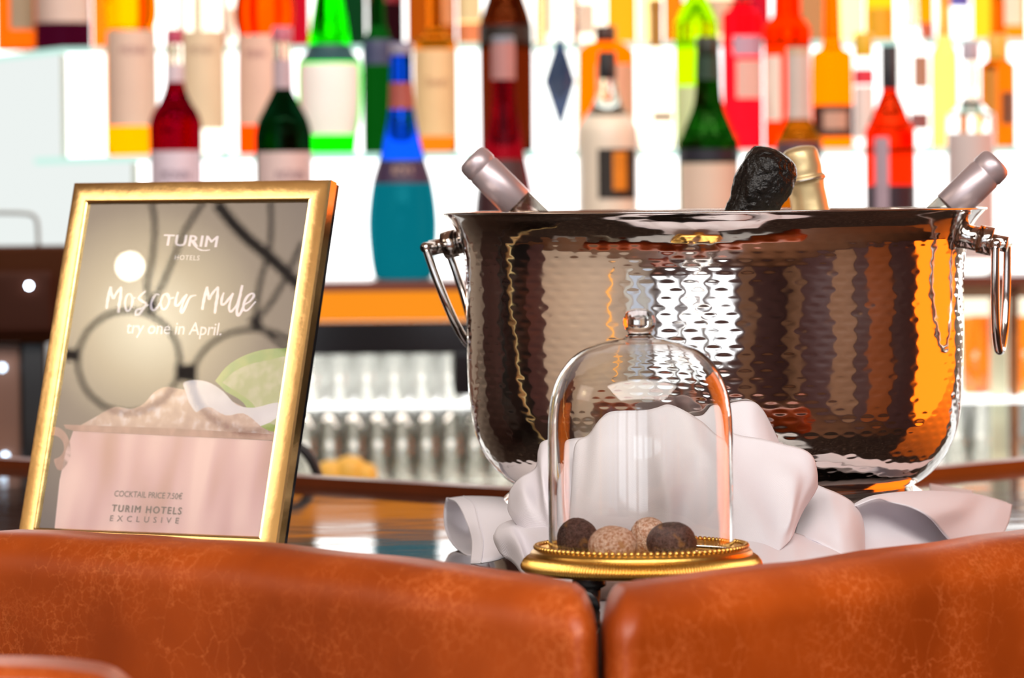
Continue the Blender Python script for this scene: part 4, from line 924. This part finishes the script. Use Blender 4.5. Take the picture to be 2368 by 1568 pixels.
# left hill
sheet([[(1174, 1165, 3.13), (1174, 1180, 3.12), (1184, 1200, 3.10), (1204, 1225, 3.09)], [(1180, 1132, 3.13), (1184, 1160, 3.11), (1196, 1190, 3.085), (1220, 1230, 3.07)], [(1203, 1104, 3.125), (1210, 1140, 3.09), (1222, 1185, 3.07), (1245, 1235, 3.06)],
       [(1238, 1080, 3.125), (1243, 1130, 3.10), (1250, 1180, 3.065), (1268, 1235, 3.05)], [(1244, 1042, 3.13), (1252, 1100, 3.075), (1262, 1170, 3.055), (1280, 1235, 3.045)],
       [(1256, 1020, 3.125), (1272, 1090, 3.085), (1282, 1160, 3.06), (1300, 1235, 3.04)], [(1300, 1013, 3.115), (1310, 1090, 3.09), (1320, 1160, 3.06), (1330, 1235, 3.04)], [(1370, 1008, 3.11), (1370, 1090, 3.09), (1370, 1160, 3.07), (1370, 1235, 3.05)]], seed=1)
# peak against the bucket
sheet([[(1560, 1010, 3.10), (1570, 1060, 3.09), (1580, 1110, 3.08)], [(1600, 966, 3.10), (1605, 1030, 3.085), (1610, 1110, 3.07)], [(1650, 957, 3.095), (1655, 1030, 3.08), (1660, 1110, 3.06)], [(1690, 932, 3.10), (1700, 1010, 3.075), (1710, 1110, 3.06)],
       [(1737, 928, 3.10), (1740, 1010, 3.07), (1750, 1110, 3.05)], [(1763, 946, 3.105), (1772, 1020, 3.075), (1785, 1110, 3.05)], [(1785, 985, 3.11), (1796, 1040, 3.085), (1812, 1110, 3.06)], [(1803, 1024, 3.108), (1820, 1070, 3.10), (1835, 1110, 3.095)]], seed=2)
# broad front fold
MT = [(1291, 1110, 3.085), (1296, 1045, 3.085), (1312, 1018, 3.085), (1345, 1004, 3.085), (1376, 968, 3.085), (1408, 950, 3.08), (1480, 947, 3.075), (1520, 940, 3.07), (1552, 933, 3.065), (1590, 945, 3.065), (1640, 970, 3.065), (1700, 1003, 3.06), (1760, 1014, 3.06), (1812, 1027, 3.06), (1858, 1039, 3.06), (1881, 1058, 3.06), (1890, 1092, 3.06), (1891, 1126, 3.07)]
MBt = [(1275, 1300, 3.0), (1282, 1300, 2.99), (1300, 1300, 2.985), (1330, 1300, 2.98), (1370, 1300, 2.975), (1410, 1300, 2.97), (1480, 1300, 2.965), (1520, 1300, 2.96), (1560, 1300, 2.96), (1600, 1300, 2.96), (1650, 1302, 2.96), (1700, 1304, 2.965), (1745, 1300, 2.97), (1780, 1290, 2.975), (1805, 1272, 2.98), (1822, 1256, 2.99), (1832, 1243, 3.0), (1836, 1236, 3.03)]
cols = []
for k, (a, b2) in enumerate(zip(MT, MBt)):
    bul = -.016*math.sin(math.pi*k/(len(MT)-1)); xe = (18 if k > 14 else 0)*-1
    cols.append([a, (a[0]*.86+b2[0]*.14, a[1]*.86+b2[1]*.14, a[2]-.014), (a[0]*.5+b2[0]*.5+xe*.3, a[1]*.5+b2[1]*.5, (a[2]+b2[2])/2+bul*.6), (a[0]*.2+b2[0]*.8+xe*.2, a[1]*.2+b2[1]*.8, b2[2]+.012), b2])
sheet(cols, K=44, nseg=8, amp=.0026, seed=3, folds=((.44, .10, .045, .010, 0, .95), (.20, -.05, .05, .006, 0, .8), (.66, .22, .05, .008, 0, 1.0), (.82, .12, .04, .007, .15, .9), (.56, -.16, .04, -.008, .2, 1), (.33, .06, .05, -.006, .1, 1)))
# lower front sweep under the broad fold, running to the right
sheet([[(1690, 1225, 2.985), (1690, 1270, 2.965), (1690, 1335, 2.93)], [(1760, 1225, 3.0), (1760, 1275, 2.965), (1760, 1335, 2.93)], [(1800, 1222, 3.02), (1800, 1272, 2.98), (1800, 1335, 2.94)], [(1834, 1230, 3.045), (1836, 1262, 2.995), (1836, 1335, 2.95)], [(1870, 1242, 3.04), (1872, 1275, 3.0), (1872, 1335, 2.96)],
       [(1920, 1262, 3.03), (1922, 1290, 2.995), (1922, 1335, 2.96)], [(1972, 1290, 3.03), (1974, 1310, 3.0), (1974, 1335, 2.97)]], K=16, seed=4)
sheet([[(1862, 1108, 3.13), (1850, 1180, 3.095), (1836, 1238, 3.05)], [(1893, 1122, 3.12), (1885, 1185, 3.075), (1880, 1248, 3.03)], [(1935, 1139, 3.115), (1926, 1200, 3.065), (1920, 1268, 3.02)], [(1970, 1160, 3.115), (1962, 1215, 3.06), (1958, 1290, 3.02)],
       [(1992, 1190, 3.12), (1988, 1240, 3.08), (1985, 1310, 3.03)], [(2000, 1232, 3.115), (2001, 1270, 3.105), (1999, 1310, 3.08)], [(1996, 1240, 3.125), (1996, 1280, 3.12), (1994, 1310, 3.09)]], seed=5, amp=.0022, folds=((.35, .2, .08, .006, 0, 1),))
# right wing: shaded inner layer, then the outer layer with its hem
sheet([[(1950, 1180, 3.125), (1960, 1240, 3.12), (1975, 1320, 3.08)], [(2010, 1157, 3.145), (2015, 1230, 3.135), (2030, 1320, 3.09)], [(2080, 1152, 3.185), (2085, 1230, 3.16), (2095, 1320, 3.10)], [(2150, 1170, 3.23), (2150, 1240, 3.20), (2160, 1320, 3.13)], [(2215, 1200, 3.29), (2215, 1260, 3.26), (2220, 1320, 3.18)], [(2270, 1230, 3.32), (2270, 1270, 3.30), (2275, 1320, 3.22)]], seed=6, amp=.0035)
sheet([[(1969, 1168, 3.12), (1973, 1168, 3.115), (1978, 1169, 3.11)], [(2013, 1147, 3.14), (2018, 1149, 3.125), (2026, 1152, 3.115)], [(2085, 1137, 3.175), (2076, 1147, 3.15), (2058, 1160, 3.13)], [(2160, 1134, 3.23), (2140, 1155, 3.18), (2108, 1172, 3.14)],
       [(2235, 1139, 3.28), (2205, 1175, 3.21), (2150, 1196, 3.15)], [(2280, 1147, 3.315), (2245, 1195, 3.25), (2185, 1236, 3.18)], [(2316, 1157, 3.325), (2290, 1210, 3.27), (2225, 1275, 3.20)], [(2341, 1167, 3.335), (2330, 1215, 3.30), (2290, 1290, 3.22)]], seed=7, amp=.002)
v_, f_ = tube(catmull([P(x, y, d-.0012)-nap.location for x, y, d in ((2312, 1160, 3.322), (2298, 1196, 3.294), (2284, 1226, 3.268), (2262, 1268, 3.238))], 6), .0007, 6); mesh('hem_seam', v_, f_, linen, nap)
sheet([[(2150, 1118, 3.50), (2150, 1128, 3.48), (2150, 1140, 3.46)], [(2200, 1126, 3.50), (2200, 1134, 3.48), (2200, 1146, 3.46)], [(2250, 1134, 3.50), (2250, 1140, 3.49), (2250, 1148, 3.48)]], K=6, seed=8, amp=.001)
# left cuff: an open roll seen end-on
sheet([[(1034, 1152, 3.33), (1056, 1162, 3.27), (1077, 1204, 3.22), (1090, 1250, 3.19), (1088, 1303, 3.15)], [(1072, 1147, 3.32), (1096, 1166, 3.25), (1108, 1212, 3.20), (1117, 1254, 3.17), (1112, 1301, 3.14)], [(1122, 1147, 3.31), (1140, 1170, 3.24), (1150, 1214, 3.19), (1156, 1254, 3.16), (1152, 1293, 3.14)],
       [(1165, 1150, 3.30), (1178, 1178, 3.23), (1186, 1214, 3.18), (1188, 1250, 3.16), (1182, 1284, 3.15)], [(1215, 1160, 3.28), (1220, 1185, 3.22), (1225, 1215, 3.18), (1225, 1245, 3.16), (1220, 1275, 3.15)]], seed=9, amp=.0016)
sheet([[(1034, 1153, 3.335), (1029, 1180, 3.345), (1031, 1220, 3.33), (1048, 1258, 3.29), (1080, 1284, 3.225)], [(1080, 1155, 3.36), (1076, 1185, 3.37), (1076, 1225, 3.36), (1086, 1258, 3.31), (1104, 1286, 3.22)], [(1130, 1160, 3.36), (1128, 1190, 3.37), (1128, 1225, 3.36), (1130, 1258, 3.30), (1136, 1284, 3.21)]], seed=10, amp=.002)
v_, f_ = tube(catmull([P(x, y, d-.0016)-nap.location for x, y, d in ((1072, 1147, 3.32), (1096, 1166, 3.25), (1108, 1212, 3.20), (1117, 1254, 3.17), (1112, 1301, 3.14))], 6), .0005, 6); mesh('hem_seam', v_, f_, linen, nap)
# low swirl at the front left, running under the dish
sheet([[(1140, 1238, 3.12), (1141, 1248, 3.11), (1146, 1262, 3.10)], [(1156, 1214, 3.13), (1150, 1242, 3.08), (1160, 1284, 3.07)], [(1195, 1199, 3.13), (1192, 1240, 3.05), (1192, 1309, 3.04)], [(1262, 1190, 3.10), (1256, 1245, 3.025), (1250, 1330, 2.99), (1250, 1385, 2.90)],
       [(1340, 1200, 3.05), (1340, 1255, 3.0), (1340, 1335, 2.95), (1340, 1400, 2.86)], [(1420, 1210, 3.04), (1420, 1265, 2.99), (1420, 1338, 2.94), (1420, 1400, 2.86)], [(1500, 1220, 3.03), (1500, 1265, 2.98), (1500, 1338, 2.94), (1500, 1400, 2.87)], [(1580, 1230, 3.03), (1580, 1275, 2.98), (1580, 1338, 2.94), (1580, 1400, 2.88)], [(1700, 1240, 3.03), (1700, 1285, 2.98), (1700, 1338, 2.94), (1700, 1390, 2.89)]], K=30, seed=11, amp=.0016, folds=((.2, .1, .05, .006, .1, 1),))
